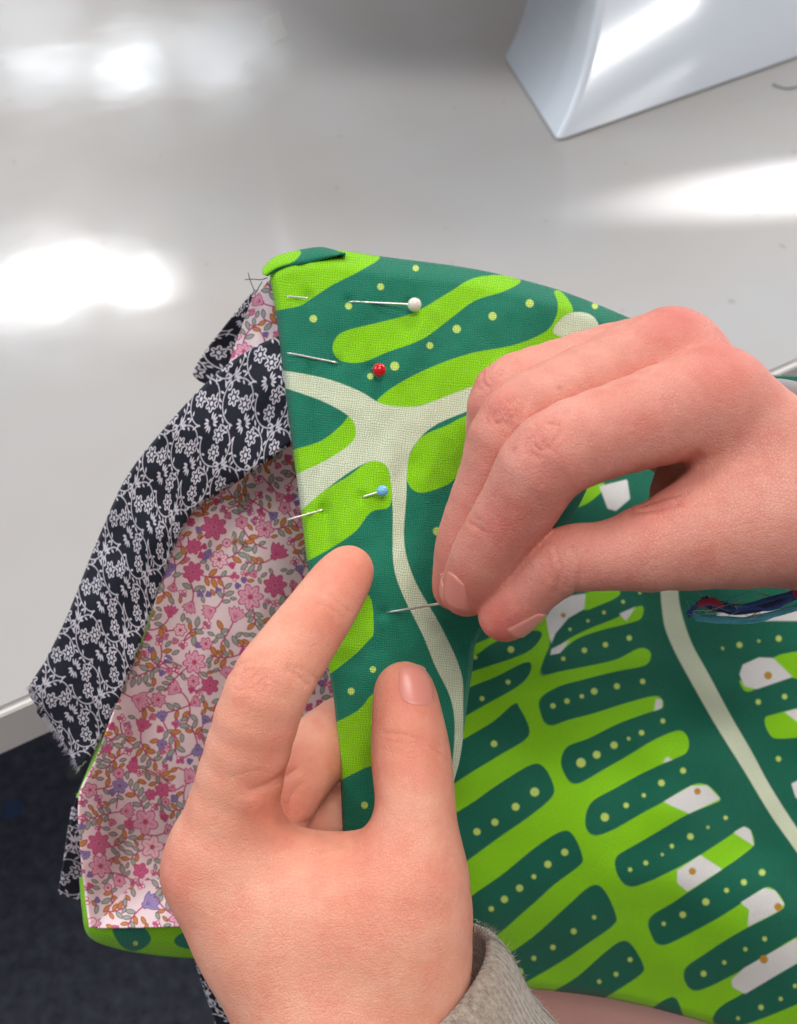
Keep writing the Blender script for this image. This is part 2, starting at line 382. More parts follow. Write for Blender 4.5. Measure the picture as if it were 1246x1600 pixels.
# ------------------------------------------------------------------ sewing machine (its base corner shows, the rest is out of frame)
A = on_table(np.array(864.), np.array(226.)); Bp = on_table(np.array(1246.), np.array(92.)); Cp = on_table(np.array(783.), np.array(96.))
dB = (Bp-A)/np.linalg.norm(Bp-A); dC = (Cp-A)/np.linalg.norm(Cp-A); lC = np.linalg.norm(Cp-A)
mach = empty('sewing_machine', A, 'pale grey glossy sewing machine on the white table', 'sewing machine')
def ring(z, oB, oC, wB, wC, r, n=10):          # plan of the body: rounded corner at A, legs along dB and dC
    a = A + dB*oB + dC*oC
    pts = [a+dC*wC+dB*wB, a+dC*wC]
    p0, p2 = a+dC*r, a+dB*r
    for k in range(n+1):
        t = k/n; pts.append((1-t)**2*p0+2*t*(1-t)*a+t*t*p2)
    pts.append(a+dB*wB)
    return [(p[0], p[1], z) for p in pts]
def loft(name, rings, mat, parent, cap=True):
    bm = bmesh.new(); R = [[bm.verts.new(p) for p in r] for r in rings]; n = len(R[0])
    for a, b in zip(R[:-1], R[1:]):
        for i in range(n): bm.faces.new((a[i], a[(i+1) % n], b[(i+1) % n], b[i]))
    if cap: bm.faces.new(R[0][::-1])
    bm.faces.new(R[-1])
    o = bm_obj(name, bm, mat, parent); return o
def edge_px(y): return np.interp(y, [0, 60, 120, 170, 226], [936, 926, 912, 896, 868])
def corner_at(z):                              # lean of the corner at height z, read off its outline
    cc = 0.34*z; best = None
    for bb in np.linspace(-0.03, 0.06, 181):
        v = A+dB*bb+dC*cc+np.array([0, 0, z])-CAM; d = v@FWD; x, y = W0/2+F*v[0]/d, H0/2-F*(v@UP)/d
        e = abs(x-edge_px(max(y, 0)))
        if best is None or e < best[0]: best = (e, bb)
    return best[1], cc
rs = []; zs = np.r_[0.0015, np.linspace(0.012, 0.12, 12), 0.15, 0.18, 0.217]; last = None
for z in zs:
    if z <= 0.075 or last is None: last = corner_at(z)[0]
    rs.append(ring(z, last, corner_at(z)[1], 0.36, lC-0.02*z, 0.006))
body = loft('body', rs, M_MACH, mach, False); wn = body.modifiers.new('normals', 'WEIGHTED_NORMAL'); wn.weight = 100; wn.keep_sharp = False
loft('base_plate', [ring(0.0004, 0.004, 0.002, 0.32, lC-0.004, 0.005), ring(0.0014, 0.004, 0.002, 0.32, lC-0.004, 0.005)], M_MACHG, mach)
# unseen overhang above the picture, shaped and browned to darken the table
def box_dir(name, o, ax, ay, sx, sy, z0, z1, mat, parent, bev):
    bm = bmesh.new(); q = [o, o+ax*sx, o+ax*sx+ay*sy, o+ay*sy]
    lo = [bm.verts.new((p[0], p[1], z0)) for p in q]; hi = [bm.verts.new((p[0], p[1], z1)) for p in q]
    bm.faces.new(lo[::-1]); bm.faces.new(hi)
    for i in range(4): bm.faces.new((lo[i], lo[(i+1) % 4], hi[(i+1) % 4], hi[i]))
    bmesh.ops.bevel(bm, geom=list(bm.edges), offset=bev, segments=4, affect='EDGES')
    return bm_obj(name, bm, mat, parent)
am = [(0.10, 0.56), (-0.03, 0.575), (-0.075, 0.64), (-0.10, 0.72), (-0.13, 0.88), (0.10, 1.0), (0.42, 0.95), (0.40, 0.80)]
bm = bmesh.new(); lo = [bm.verts.new((u, v, 0.125)) for u, v in am]; hi = [bm.verts.new((u, v, 0.27)) for u, v in am]
bm.faces.new(lo[::-1]); bm.faces.new(hi)
for i in range(len(am)): bm.faces.new((lo[i], lo[(i+1) % len(am)], hi[(i+1) % len(am)], hi[i]))
bmesh.ops.bevel(bm, geom=list(bm.edges), offset=0.006, segments=3, affect='EDGES'); bm_obj('shade_arm', bm, m_plain('shade arm beige', srgb(170, 152, 136), 0.4), mach)  # beige put in to turn the table's reflection brown

# thin strip lamp added off to the right to streak the machine's glossy side
zq = 0.037; q0 = A+dB*0.08+dC*corner_at(zq)[1]+np.array([0, 0, zq]); sl_ = (corner_at(zq+.004)[1]-corner_at(zq-.004)[1])/0.008
fn = np.cross(dB, dC*sl_+np.array([0, 0, 1.0])); fn /= np.linalg.norm(fn); vq = q0-CAM; vq /= np.linalg.norm(vq); rq = vq-2*(vq@fn)*fn
lq = q0+rq*1.8; lo_ = area('window_light', lq, q0, 0.55, 0.045, 46*math.pi*0.025, (1, 1, 1)); lo_.rotation_euler.rotate_axis('Z', math.radians(-4))
# tape piece, dust and threads on the table
tp = on_table(np.array([424, 452, 436, 406.]), np.array([72, 58, 20, 34.]))
bm = bmesh.new(); lo = [bm.verts.new((p[0], p[1], 0.0006)) for p in tp]; hi = [bm.verts.new((p[0], p[1], 0.0009)) for p in tp]
bm.faces.new(lo[::-1]); bm.faces.new(hi)
for i in range(4): bm.faces.new((lo[i], lo[(i+1) % 4], hi[(i+1) % 4], hi[i]))
tag(bm_obj('tape_piece', bm, M_TAPE, None, False), 'small piece of clear tape stuck to the table near the machine', 'tape')
q = resample(np.array([(1208, 131), (1216, 135), (1228, 138), (1240, 137), (1262, 131)]), 24)
tp = on_table(q[:, 0], q[:, 1], 0.0008)
tag(tube('thread', tp, 0.00035, M_THR), 'short curl of green thread on the table beside the machine', 'thread')

V = []; Fc = []; rg = np.random.default_rng(21)          # lint on the table top
for _ in range(34):
    c = on_table(np.array(rg.uniform(0, 1246)), np.array(rg.uniform(150, 700)), 0.0004); a = rg.uniform(0, 6.28); l = rg.uniform(0.0008, 0.0045); bend = rg.normal(0, .8); p = c.copy(); wd = rg.uniform(.00010, .00022)
    for k in range(5):
        sd = np.array([-math.sin(a), math.cos(a), 0])*wd; V += [p-sd, p+sd]; p = p+np.array([math.cos(a), math.sin(a), 0])*l/4; a += bend/4
        if k: n = len(V); Fc.append((n-4, n-2, n-1, n-3))
tag(mesh_np('lint', np.array(V), np.array(Fc), m_plain('lint grey', srgb(112, 104, 100), 0.9), table), kind='stuff')
# ------------------------------------------------------------------ the bag
bag = empty('tote_bag', P(np.array(600.), np.array(1200.), np.array(0.27)), 'half sewn green leaf print tote bag with pink floral lining, held in both hands', 'bag')
# --- front panel being pinned
nu, nv = 190, 300
top = [(418, 412), (450, 396), (520, 390), (600, 401), (740, 420), (850, 446), (920, 470), (985, 497)]
bot = [(537, 1330), (580, 1335), (640, 1320), (700, 1250)]
lef = [(418, 412), (430, 480), (440, 560), (455, 680), (468, 780), (482, 890), (500, 980), (520, 1080), (530, 1180), (534, 1260), (537, 1330)]
rig = [(985, 497), (960, 640), (900, 800), (800, 930), (748, 995), (738, 1050), (728, 1120), (718, 1190), (700, 1250)]
G = coons(top, bot, lef, rig, nu, nv); xy = G.reshape(-1, 2)
dF = Depth([(430, 470, .247), (560, 450, .243), (720, 470, .245), (900, 500, .254), (985, 510, .262), (445, 620, .239), (600, 640, .234), (780, 640, .240), (900, 700, .250),
            (470, 800, .232), (600, 800, .228), (750, 830, .233), (500, 950, .228), (560, 890, .2225), (640, 960, .221), (740, 980, .229), (528, 1150, .2265), (600, 1090, .2200), (640, 1100, .2195), (700, 1100, .224), (722, 1180, .229), (537, 1300, .229), (620, 1300, .222), (700, 1240, .231)])
dep = dF(xy)
uu = np.tile(np.linspace(0, 1, nu), nv); vv = np.repeat(np.linspace(0, 1, nv), nu)
dep += 0.010*np.clip(1-vv/0.035, 0, 1)**2 + 0.004*np.clip(1-uu/0.022, 0, 1)**2 + 0.006*np.clip((uu-0.95)/0.05, 0, 1)**2
dep += 0.0030*vnoise(xy[:, 0]/110, xy[:, 1]/150, 1)+0.0013*vnoise((xy[:, 0]+xy[:, 1]*0.5)/40, (xy[:, 1]-xy[:, 0]*0.5)/85, 2)+0.0005*vnoise(xy[:, 0]/17, xy[:, 1]/22, 3)
for ex, ey in ((545, 471), (482, 466), (640, 476), (580, 577), (528, 567), (566, 777), (506, 796), (600, 958)):      # the cloth dips where a pin goes through
    dep += 0.0011*np.exp(-((xy[:, 0]-ex)**2+(xy[:, 1]-ey)**2)/90.0)
dep += 0.0009*np.exp(-((xy[:, 0]-(470+0.10*(xy[:, 1]-400)))/9)**2)*(xy[:, 1] < 900)      # pressed hem line
dep += 0.0012*np.sin((xy[:, 0]*0.5+xy[:, 1])/38)*np.exp(-((xy[:, 0]-840)/90)**2-((xy[:, 1]-470)/60)**2)
PXY, PDEP = xy.copy(), dep.copy()
panel = fabric('front_panel', xy, nv, nu, dep, M_FLAP, bag, 0.0014, math.radians(-6))
lime = [[(400, 500), (405, 400), (500, 380), (592, 398), (565, 422), (522, 444), (488, 466), (468, 478), (430, 486)],
        [(523, 532), (540, 517), (596, 503), (648, 488), (700, 458), (742, 434), (798, 430), (814, 440), (786, 456), (742, 470), (704, 498), (660, 530), (606, 550), (566, 566), (534, 564), (521, 550)],
        [(588, 628), (622, 600), (680, 571), (740, 551), (800, 540), (850, 520), (868, 498), (872, 474), (866, 456), (878, 456), (896, 484), (884, 512), (940, 520), (940, 560), (820, 575), (735, 608), (690, 624), (640, 637), (608, 639)],
        [(440, 712), (500, 690), (534, 664), (546, 650), (557, 668), (552, 692), (518, 718), (440, 755)],
        [(640, 712), (660, 682), (700, 664), (728, 650), (800, 630), (800, 700), (720, 742), (700, 757), (662, 770), (642, 762), (634, 738)],
        [(440, 812), (540, 747), (575, 722), (600, 721), (611, 745), (610, 790), (580, 800), (556, 830), (520, 855), (480, 877), (450, 890)],
        [(577, 930), (584, 985), (575, 1002), (540, 1035), (490, 1062), (470, 1000), (540, 950)],
        [(500, 1150), (560, 1110), (582, 1085), (606, 1085), (606, 1180), (570, 1200), (500, 1226)]]
cream = [[(420, 578), (500, 589), (560, 610), (600, 632), (650, 635), (690, 622), (760, 598), (760, 628), (684, 662), (652, 690), (638, 720), (635, 780), (632, 850), (650, 910), (690, 980), (720, 1048), (724, 1100), (722, 1225), (706, 1226), (711, 1140), (704, 1090), (680, 1040), (660, 990), (630, 930), (615, 880), (614, 800), (610, 745), (600, 724), (575, 722), (540, 742), (500, 772), (440, 818), (440, 758), (512, 718), (550, 691), (556, 670), (545, 650), (500, 625), (420, 596)],
         [(866, 522), (884, 492), (912, 488), (932, 500), (935, 530)]]
fattr(panel, 'lime', layer_poly(xy, lime)); fattr(panel, 'cream', layer_poly(xy, cream)); fattr(panel, 'dark', np.full(len(xy), 30.))
fattr(panel, 'white', np.full(len(xy), 30.)); fattr(panel, 'ochre', np.full(len(xy), 30.))
fattr(panel, 'dot', layer_dots(xy, [(650, 419, 5), (595, 448, 5.5), (545, 478, 5.5), (490, 498, 6), (828, 474, 6.5), (770, 494, 6.5), (714, 514, 6.5), (672, 540, 5.5), (617, 572, 7), (579, 588, 5), (683, 830, 6.5), (583, 1046, 5), (549, 1080, 5.5), (570, 1258, 5.5), (930, 478, 5)]))
# --- rolled corner above it
nu2, nv2 = 70, 18
G = coons([(412, 416), (432, 400), (470, 390), (505, 386), (540, 396)], [(418, 432), (440, 420), (480, 412), (512, 404), (540, 396)], [(412, 416), (410, 426), (418, 432)], [(540, 396), (541, 397), (540, 396)], nu2, nv2)
x2 = G.reshape(-1, 2); v2 = np.repeat(np.linspace(0, 1, nv2), nu2)
d2 = dF(x2)+0.003-0.0020*np.sin(v2*math.pi)-0.0019*v2+0.004*(1-v2)**2
rc = fabric('corner_fold', x2, nv2, nu2, d2, M_FLAP, bag, 0.0003, math.radians(30))
fattr(rc, 'lime', layer_poly(x2, [[(400, 440), (405, 405), (440, 392), (470, 392), (460, 408), (430, 420)]]))
for nme in ('cream', 'dark', 'white', 'ochre', 'dot'): fattr(rc, nme, np.full(len(x2), 30.))
# --- lap panel: the rest of the outside, lying over the knees
Z = lambda pts: [(700+x/2.282, 900+y/2.282) for x, y in pts]
ZD = lambda pts: [(700+x/2.282, 900+y/2.282, r/2.282) for x, y, r in pts]
nu, nv = 230, 340
G = coons([(690, 640), (860, 590), (1000, 560), (1190, 585), (1330, 590)], [(640, 1500), (720, 1530), (800, 1543), (870, 1549), (960, 1562), (1090, 1594), (1330, 1670)],
          [(690, 640), (680, 900), (690, 1100), (690, 1250), (660, 1400), (640, 1500)], [(1330, 590), (1330, 900), (1330, 1300), (1330, 1670)], nu, nv)
xy = G.reshape(-1, 2)
dL = Depth([(700, 700, .275), (900, 650, .30), (1100, 620, .33), (1300, 620, .335), (720, 1000, .262), (900, 900, .285), (1050, 950, .30), (1250, 900, .315), (730, 1200, .262), (850, 1200, .275), (1000, 1200, .288), (1250, 1200, .305),
            (740, 1400, .275), (900, 1400, .283), (1100, 1420, .29), (1300, 1450, .30), (760, 1530, .30), (900, 1550, .306), (1080, 1590, .308), (1300, 1660, .31)])
dep = dL(xy)+0.007*vnoise(xy[:, 0]/170, xy[:, 1]/120, 5)+0.003*vnoise(xy[:, 0]/70, xy[:, 1]/60, 6)
vv = np.repeat(np.linspace(0, 1, nv), nu); dep += 0.004*np.clip((vv-0.985)/0.015, 0, 1)**2
lap = fabric('side_panel', xy, nv, nu, dep, M_LAP, bag, 0.0009, math.radians(20))
fingers = [[(300, 405), (360, 352), (480, 325), (600, 298), (680, 258), (716, 264), (724, 290), (700, 320), (600, 340), (480, 370), (400, 392), (330, 425)],
           [(320, 580), (400, 524), (520, 490), (640, 452), (735, 428), (764, 440), (764, 470), (700, 492), (600, 530), (500, 580), (430, 606), (370, 660)],
           [(430, 775), (520, 712), (640, 642), (740, 582), (820, 551), (850, 566), (860, 600), (848, 632), (800, 655), (700, 700), (600, 755), (520, 800), (460, 860)],
           [(500, 955), (600, 900), (700, 842), (770, 805), (870, 746), (925, 746), (972, 795), (940, 815), (860, 847), (760, 905), (680, 952), (600, 1000), (565, 1050)],
           [(630, 1135), (740, 1080), (820, 1040), (900, 995), (1000, 930), (1050, 896), (1078, 906), (1092, 955), (1060, 988), (980, 1045), (860, 1125), (780, 1178), (690, 1215)],
           [(740, 1345), (850, 1282), (960, 1222), (1050, 1165), (1130, 1112), (1168, 1122), (1200, 1170), (1178, 1197), (1075, 1250), (980, 1305), (900, 1358), (810, 1405)],
           [(850, 1510), (960, 1452), (1050, 1405), (1150, 1345), (1260, 1282), (1340, 1300), (1260, 1372), (1130, 1440), (1050, 1490), (980, 1530), (915, 1580)],
           [(925, 1625), (1060, 1600), (1240, 1530), (1400, 1460), (1400, 1700), (925, 1700)],
           [(415, 235), (500, 190), (600, 150), (690, 105), (690, 150), (640, 170), (540, 195), (460, 225), (400, 270)],
           [(490, 60), (600, 40), (610, 70), (540, 105), (484, 120)],
           [(1160, 292), (1300, 270), (1300, 350), (1226, 362)], [(1040, 372), (1095, 400), (1062, 412)],
           [(1130, 512), (1160, 494), (1300, 470), (1300, 560), (1182, 580), (1146, 562)],
           [(330, -320), (420, -350), (560, -330), (500, -260), (420, -240), (360, -260)]]
rib = [(-100, 120), (335, 130), (362, 230), (345, 290), (318, 360), (312, 400), (318, 440), (345, 535), (385, 640), (440, 755), (475, 840), (510, 940), (580, 1030), (640, 1122), (695, 1205), (750, 1333), (820, 1395), (870, 1500), (920, 1575), (940, 1700), (-100, 1700)]
bars = [[(-60, 360), (90, 288), (160, 240), (260, 201), (322, 195), (335, 214), (300, 260), (240, 290), (150, 320), (-60, 385)],
        [(-60, 470), (70, 400), (170, 360), (270, 310), (298, 316), (285, 360), (240, 400), (150, 450), (-60, 560)],
        [(-60, 660), (60, 580), (160, 520), (236, 456), (256, 470), (290, 540), (278, 582), (200, 630), (100, 690), (-60, 780)],
        [(-60, 920), (100, 800), (200, 730), (300, 672), (345, 684), (378, 750), (368, 792), (300, 850), (200, 920), (-60, 1090)],
        [(40, 1190), (200, 1060), (320, 962), (410, 909), (450, 928), (480, 1000), (468, 1034), (380, 1100), (280, 1190), (130, 1300)],
        [(140, 1410), (300, 1290), (420, 1182), (510, 1105), (558, 1120), (600, 1210), (588, 1247), (500, 1310), (380, 1390), (200, 1480)],
        [(330, 1520), (460, 1430), (560, 1342), (622, 1301), (660, 1320), (698, 1390), (686, 1422), (600, 1480), (540, 1515), (420, 1580)],
        [(690, 1580), (800, 1500), (842, 1572), (880, 1660), (690, 1660)],
        [(-60, 180), (120, 120), (345, 40), (345, 120), (200, 200), (-60, 290)],
        [(368, 232), (395, 185), (480, 135), (600, 85), (720, 30), (700, 70), (560, 150), (440, 205)]]
wht = [[(742, 438), (764, 440), (764, 470), (735, 482)], [(762, 668), (782, 644), (802, 656)], [(768, 805), (868, 748), (925, 746), (972, 795), (860, 847)],
       [(818, 1050), (900, 995), (980, 1045), (855, 1125), (818, 1095)], [(1018, 915), (1056, 893), (1080, 906), (1092, 962)],
       [(1042, 1165), (1130, 1112), (1168, 1122), (1200, 1170), (1175, 1197), (1068, 1252), (1075, 1190)],
       [(1012, 1440), (1056, 1398), (1246, 1290), (1246, 1380), (1060, 1490), (1014, 1465)],
       [(1040, 350), (1052, 316), (1110, 290), (1160, 292), (1230, 360), (1100, 404), (1056, 392)], [(1200, 485), (1300, 460), (1300, 560), (1250, 522)], [(1225, 740), (1290, 710), (1290, 820), (1240, 790)],
       [(350, 150), (380, 95), (440, 70), (492, 62), (486, 118), (430, 150), (384, 205), (368, 245)], [(370, 260), (440, 225), (400, 275), (365, 282)], [(610, 135), (672, 108), (636, 160)],
       [(540, -320), (640, -345), (650, -275), (600, -232), (570, -240)], [(960, 130), (1250, 120), (1250, 160), (960, 160)]]
fa, fb = layer_poly(xy, [Z(p) for p in fingers]), layer_poly(xy, [Z(rib)]); kk_ = 22.0      # rounded joints where leaf fingers leave the rib
hh = np.clip(kk_-np.abs(fa-fb), 0, None)/kk_; fattr(lap, 'lime', np.minimum(fa, fb)-hh*hh*kk_*0.25)
fattr(lap, 'dark', layer_poly(xy, [Z(p) for p in bars])); fattr(lap, 'white', layer_poly(xy, [Z(p) for p in wht], 1))
fattr(lap, 'cream', layer_poly(xy, [Z([(760, -60), (822, -60), (822, 60), (836, 140), (870, 240), (930, 350), (1010, 500), (1080, 620), (1150, 750), (1246, 900), (1400, 1120), (1380, 1190), (1246, 987), (1150, 850), (1060, 700), (960, 540), (880, 400), (800, 250), (766, 140)])]))
fattr(lap, 'dot', layer_dots(xy, ZD([(225, 262, 12), (98, 290, 8), (215, 378, 9), (122, 437, 9), (165, 598, 12), (310, 770, 16), (242, 823, 14), (168, 878, 13), (104, 912, 13), (417, 985, 13), (357, 1028, 13), (307, 1072, 9), (256, 1113, 13), (202, 1153, 13), (155, 1187, 10), (522, 1217, 8), (449, 1267, 11), (375, 1324, 10), (307, 1363, 9), (255, 1411, 14), (650, 1368, 9), (600, 1420, 9), (540, 1446, 8), (375, 463, 10), (425, 446, 10), (478, 429, 8), (522, 411, 12), (603, 393, 11), (695, 376, 10), (475, 666, 17), (531, 637, 14), (593, 603, 13), (645, 580, 7), (691, 559, 10), (767, 517, 9), (560, 860, 15), (636, 818, 10), (699, 782, 8), (762, 738, 12), (839, 694, 11), (650, 1047, 8), (706, 1023, 9), (765, 993, 6), (799, 963, 8), (865, 929, 12), (928, 896, 6), (991, 862, 8), (770, 1240, 8), (838, 1208, 12), (920, 1162, 13), (994, 1121, 9), (1056, 1092, 11), (1121, 1057, 12), (912, 1418, 11), (986, 1378, 8), (1061, 1331, 8), (1130, 1294, 9), (1035, 1577, 7), (1117, 1538, 10), (1187, 1508, 8), (1238, 1462, 8), (412, 295, 8), (487, 265, 10), (562, 245, 10), (647, 221, 10), (436, 190, 6), (500, 160, 6), (557, 130, 7), (625, 92, 7), (685, 60, 6), (980, 258, 6), (1040, 246, 11), (1109, 232, 6), (1180, 223, 11), (1107, 449, 10), (1201, 430, 10), (1179, 652, 10)])))
fattr(lap, 'ochre', layer_dots(xy, ZD([(890, 768, 12), (872, 1053, 13), (1178, 1180, 14), (1127, 1367, 15), (1142, 355, 14), (412, 140, 9)])))

# --- pink floral lining
def ell(q, c, rx, ry, ang):
    p = q-c; ca, sa = math.cos(ang), math.sin(ang); x = p[:, 0]*ca+p[:, 1]*sa; y = -p[:, 0]*sa+p[:, 1]*ca
    return (np.sqrt((x/rx)**2+(y/ry)**2)-1)*min(rx, ry)
def leaf(q, c, l, wd, ang):                   # pointed leaf = two circles crossing
    p = q-c; ca, sa = math.cos(ang), math.sin(ang); x = p[:, 0]*ca+p[:, 1]*sa; y = np.abs(-p[:, 0]*sa+p[:, 1]*ca)
    R = (l*l+wd*wd)/(2*wd); return np.hypot(x, y+R-wd)-R
PK, MG, OR, GG, PU, LP = srgb(228, 168, 190), srgb(204, 98, 140), srgb(200, 132, 76), srgb(156, 164, 154), srgb(156, 138, 180), srgb(246, 206, 216)
LNM, LND, LNP = srgb(186, 58, 110), srgb(110, 92, 96), srgb(112, 84, 150)
class Floral:
    def __init__(s, xy):
        n = len(xy); s.xy = xy; s.fill = np.full(n, 12.); s.stem = np.full(n, 12.); s.det = np.full(n, 12.)
        s.fc = np.tile(np.array(LP), (n, 1)); s.lc = np.tile(np.array(LNM), (n, 1)); s.occ = []
    def m(s, c, r): return np.where((abs(s.xy[:, 0]-c[0]) < r) & (abs(s.xy[:, 1]-c[1]) < r))[0]
    def shape(s, idx, sd, fc, lc):
        up = sd < s.fill[idx]; k = idx[up]; s.fill[k] = sd[up]; s.fc[k] = fc; s.lc[k] = lc
    def free(s, c, r):
        n = len(s.occ)
        if not hasattr(s, 'arr'): s.arr = np.zeros((8000, 3)); s.na = 0
        if n > s.na: s.arr[s.na:n] = s.occ[s.na:n]; s.na = n
        a = s.arr[:n]; return bool(((a[:, 0]-c[0])**2+(a[:, 1]-c[1])**2 > (r+a[:, 2])**2).all())
    def flower(s, c, R, ang, kind):
        idx = s.m(c, R*1.6+6); q = s.xy[idx]
        if not len(idx): return
        if kind == 0:                          # open daisy, five to seven petals
            n = random.choice((5, 6, 7)); col = random.choice((PK, PK, PK, LP, MG, MG, PU))
            for k in range(n):
                a = ang+2*math.pi*k/n; cc = c+0.55*R*np.array([math.cos(a), math.sin(a)])
                e = ell(q, cc, R*0.46, R*0.30*5.5/n+1, a); s.shape(idx, e, col, LNP if col is PU else LNM)
                ra = ell(q, c+0.45*R*np.array([math.cos(a), math.sin(a)]), R*0.28, 0.9, a); s.det[idx] = np.minimum(s.det[idx], ra)
            s.shape(idx, np.hypot(*(q-c).T)-R*0.2-8, random.choice((MG, OR, PU)), LNM) if False else None
            e = np.hypot(*(q-c).T)-R*0.2; k = idx[e < 0.5]; s.fc[k] = OR if col is not MG else PK; s.det[idx] = np.minimum(s.det[idx], np.abs(e)-0.5)
        elif kind == 1:                        # lily / tulip seen from the side
            col = random.choice((MG, PK, PU, PU, PK))
            for k in (-2, -1, 0, 1, 2):
                a = ang+0.42*k; cc = c+0.35*R*np.array([math.cos(a), math.sin(a)])
                s.shape(idx, leaf(q, cc, R*0.72, R*0.24, a), col, LNP if col is PU else LNM)
                s.det[idx] = np.minimum(s.det[idx], leaf(q, cc, R*0.5, 0.8, a))
        else:                                  # berries
            for k in range(4):
                a = ang+1.5*k; cc = c+0.5*R*np.array([math.cos(a), math.sin(a)])
                s.shape(idx, np.hypot(*(q-cc).T)-R*0.3, random.choice((MG, LP, LP, PU)), LNM)
    def leaf(s, c, l, ang):
        idx = s.m(c, l+8)
        if not len(idx): return
        col = random.choice((OR, OR, GG, GG, GG)); e = leaf(s.xy[idx], c, l, l*0.46, ang); s.shape(idx, e, col, LND if col is GG else srgb(150, 80, 50))
    def stemline(s, pts, wd=1.5):
        for a, b in zip(pts[:-1], pts[1:]):
            c = (a+b)/2; idx = s.m(c, np.linalg.norm(b-a)/2+8); q = s.xy[idx]; e = b-a; t = np.clip(((q-a)@e)/(e@e), 0, 1)
            s.stem[idx] = np.minimum(s.stem[idx], np.linalg.norm(q-a-t[:, None]*e, axis=1)-wd)
    def run(s, x0, y0, x1, y1):
        nfl = int((x1-x0)*(y1-y0)/2700)
        for _ in range(nfl*14):
            c = np.array([random.uniform(x0, x1), random.uniform(y0, y1)]); R = random.choice((30, 27, 24, 21, 18, 15, 13)); 
            if not s.free(c, R*0.95): continue
            s.occ.append((c[0], c[1], R)); a = random.uniform(0, 6.28); kd = 2 if R < 14 else random.choice((0, 0, 1, 1)); s.flower(c, R, a, kd)
            pts = [c.copy()]; d = a+math.pi; tw = random.uniform(-0.16, 0.16)
            for k in range(random.randint(7, 13)):
                d += tw; pts.append(pts[-1]+7.5*np.array([math.cos(d), math.sin(d)]))
                if k >= 3:
                    sd = 1 if k % 2 else -1; la = d+sd*0.95; l = random.uniform(9, 13); lc = pts[-1]+(l+2)*np.array([math.cos(la), math.sin(la)])
                    if s.free(lc, l*0.62): s.occ.append((lc[0], lc[1], l*0.6)); s.leaf(lc, l, la)
            s.stemline(pts, 1.7)
        for _ in range(int((x1-x0)*(y1-y0)/45)):
            c = np.array([random.uniform(x0, x1), random.uniform(y0, y1)]); l = random.uniform(7.5, 11)
            if s.free(c, l*0.8): 
                s.occ.append((c[0], c[1], l*0.75)); a = random.uniform(0, 6.28)
                if random.random() < 0.5: s.leaf(c, l, a)
                else: s.flower(c, l*1.25, a, random.choice((0, 1, 1, 2)))
    def write(s, o):
        fattr(o, 'fill', s.fill); fattr(o, 'stem', s.stem); fattr(o, 'detail', np.where(s.fill < 0.5, s.det, 12.)); cattr(o, 'fillcol', s.fc); cattr(o, 'linecol', s.lc)
def lining_patch(name, top, bot, lef, rig, nu, nv, dfun, wr, seed, pat=None):
    xy = coons(top, bot, lef, rig, nu, nv).reshape(-1, 2); dep = dfun(xy)+wr(xy)
    o = fabric(name, xy, nv, nu, dep, M_LIN, bag, 0.0005, math.radians(14))
    f = Floral((xy if pat is None else pat(xy))*1.5); lo, hi = f.xy.min(0), f.xy.max(0); f.run(lo[0], lo[1], hi[0], hi[1]); f.write(o); return o
dI = Depth([(440, 690, .262), (560, 760, .275), (300, 800, .264), (420, 900, .278), (600, 1000, .285), (230, 1000, .262), (330, 1100, .282), (560, 1250, .285), (150, 1230, .262), (260, 1240, .284), (135, 1350, .258), (185, 1360, .282), (400, 1380, .29), (200, 1420, .276), (320, 1430, .28), (140, 1445, .257)])
wrI = lambda q: 0.009*vnoise(q[:, 0]/80, q[:, 1]/150, 9)+0.003*vnoise(q[:, 0]/40, q[:, 1]/70, 10)+0.007*np.sin((q[:, 0]-0.45*q[:, 1])/23)*np.exp(-((q[:, 1]-1270)/80)**2-((q[:, 0]-200)/70)**2)
lining_patch('lining', [(285, 800), (340, 765), (400, 715), (470, 680), (620, 660)], [(142, 1448), (200, 1446), (300, 1444), (420, 1442), (620, 1440)],
             [(285, 800), (262, 880), (232, 985), (190, 1085), (150, 1190), (126, 1245), (128, 1330), (136, 1400), (142, 1448)], [(620, 660), (620, 900), (620, 1200), (620, 1440)], 370, 560, dI, wrI, 3)
# turned-up lip of lining at the lower corner
dLip = Depth([(150, 1448, .2560), (190, 1390, .270), (240, 1372, .266), (300, 1360, .262), (420, 1350, .262), (220, 1448, .2555), (300, 1446, .256), (420, 1444, .256), (200, 1430, .257)])
lining_patch('lining_lip', [(150, 1449), (170, 1420), (205, 1385), (250, 1372), (330, 1362), (420, 1350)], [(150, 1449), (200, 1449), (250, 1448), (330, 1446), (420, 1444)],
             [(150, 1449), (150.5, 1449.3), (150, 1449)], [(420, 1350), (420, 1400), (420, 1444)], 220, 72, dLip, lambda q: 0.0012*vnoise(q[:, 0]/30, q[:, 1]/50, 12), 5)
dU = Depth([(400, 460, .262), (430, 440, .258), (440, 540, .262), (360, 560, .272), (400, 520, .268)])
lining_patch('lining', [(396, 462), (412, 448), (424, 436), (450, 440)], [(355, 575), (380, 572), (430, 570), (470, 565)], [(396, 462), (380, 505), (366, 545), (355, 575)], [(450, 440), (455, 480), (462, 530), (470, 565)], 70, 90, dU, lambda q: 0.003*vnoise(q[:, 0]/25, q[:, 1]/60, 15), 8)

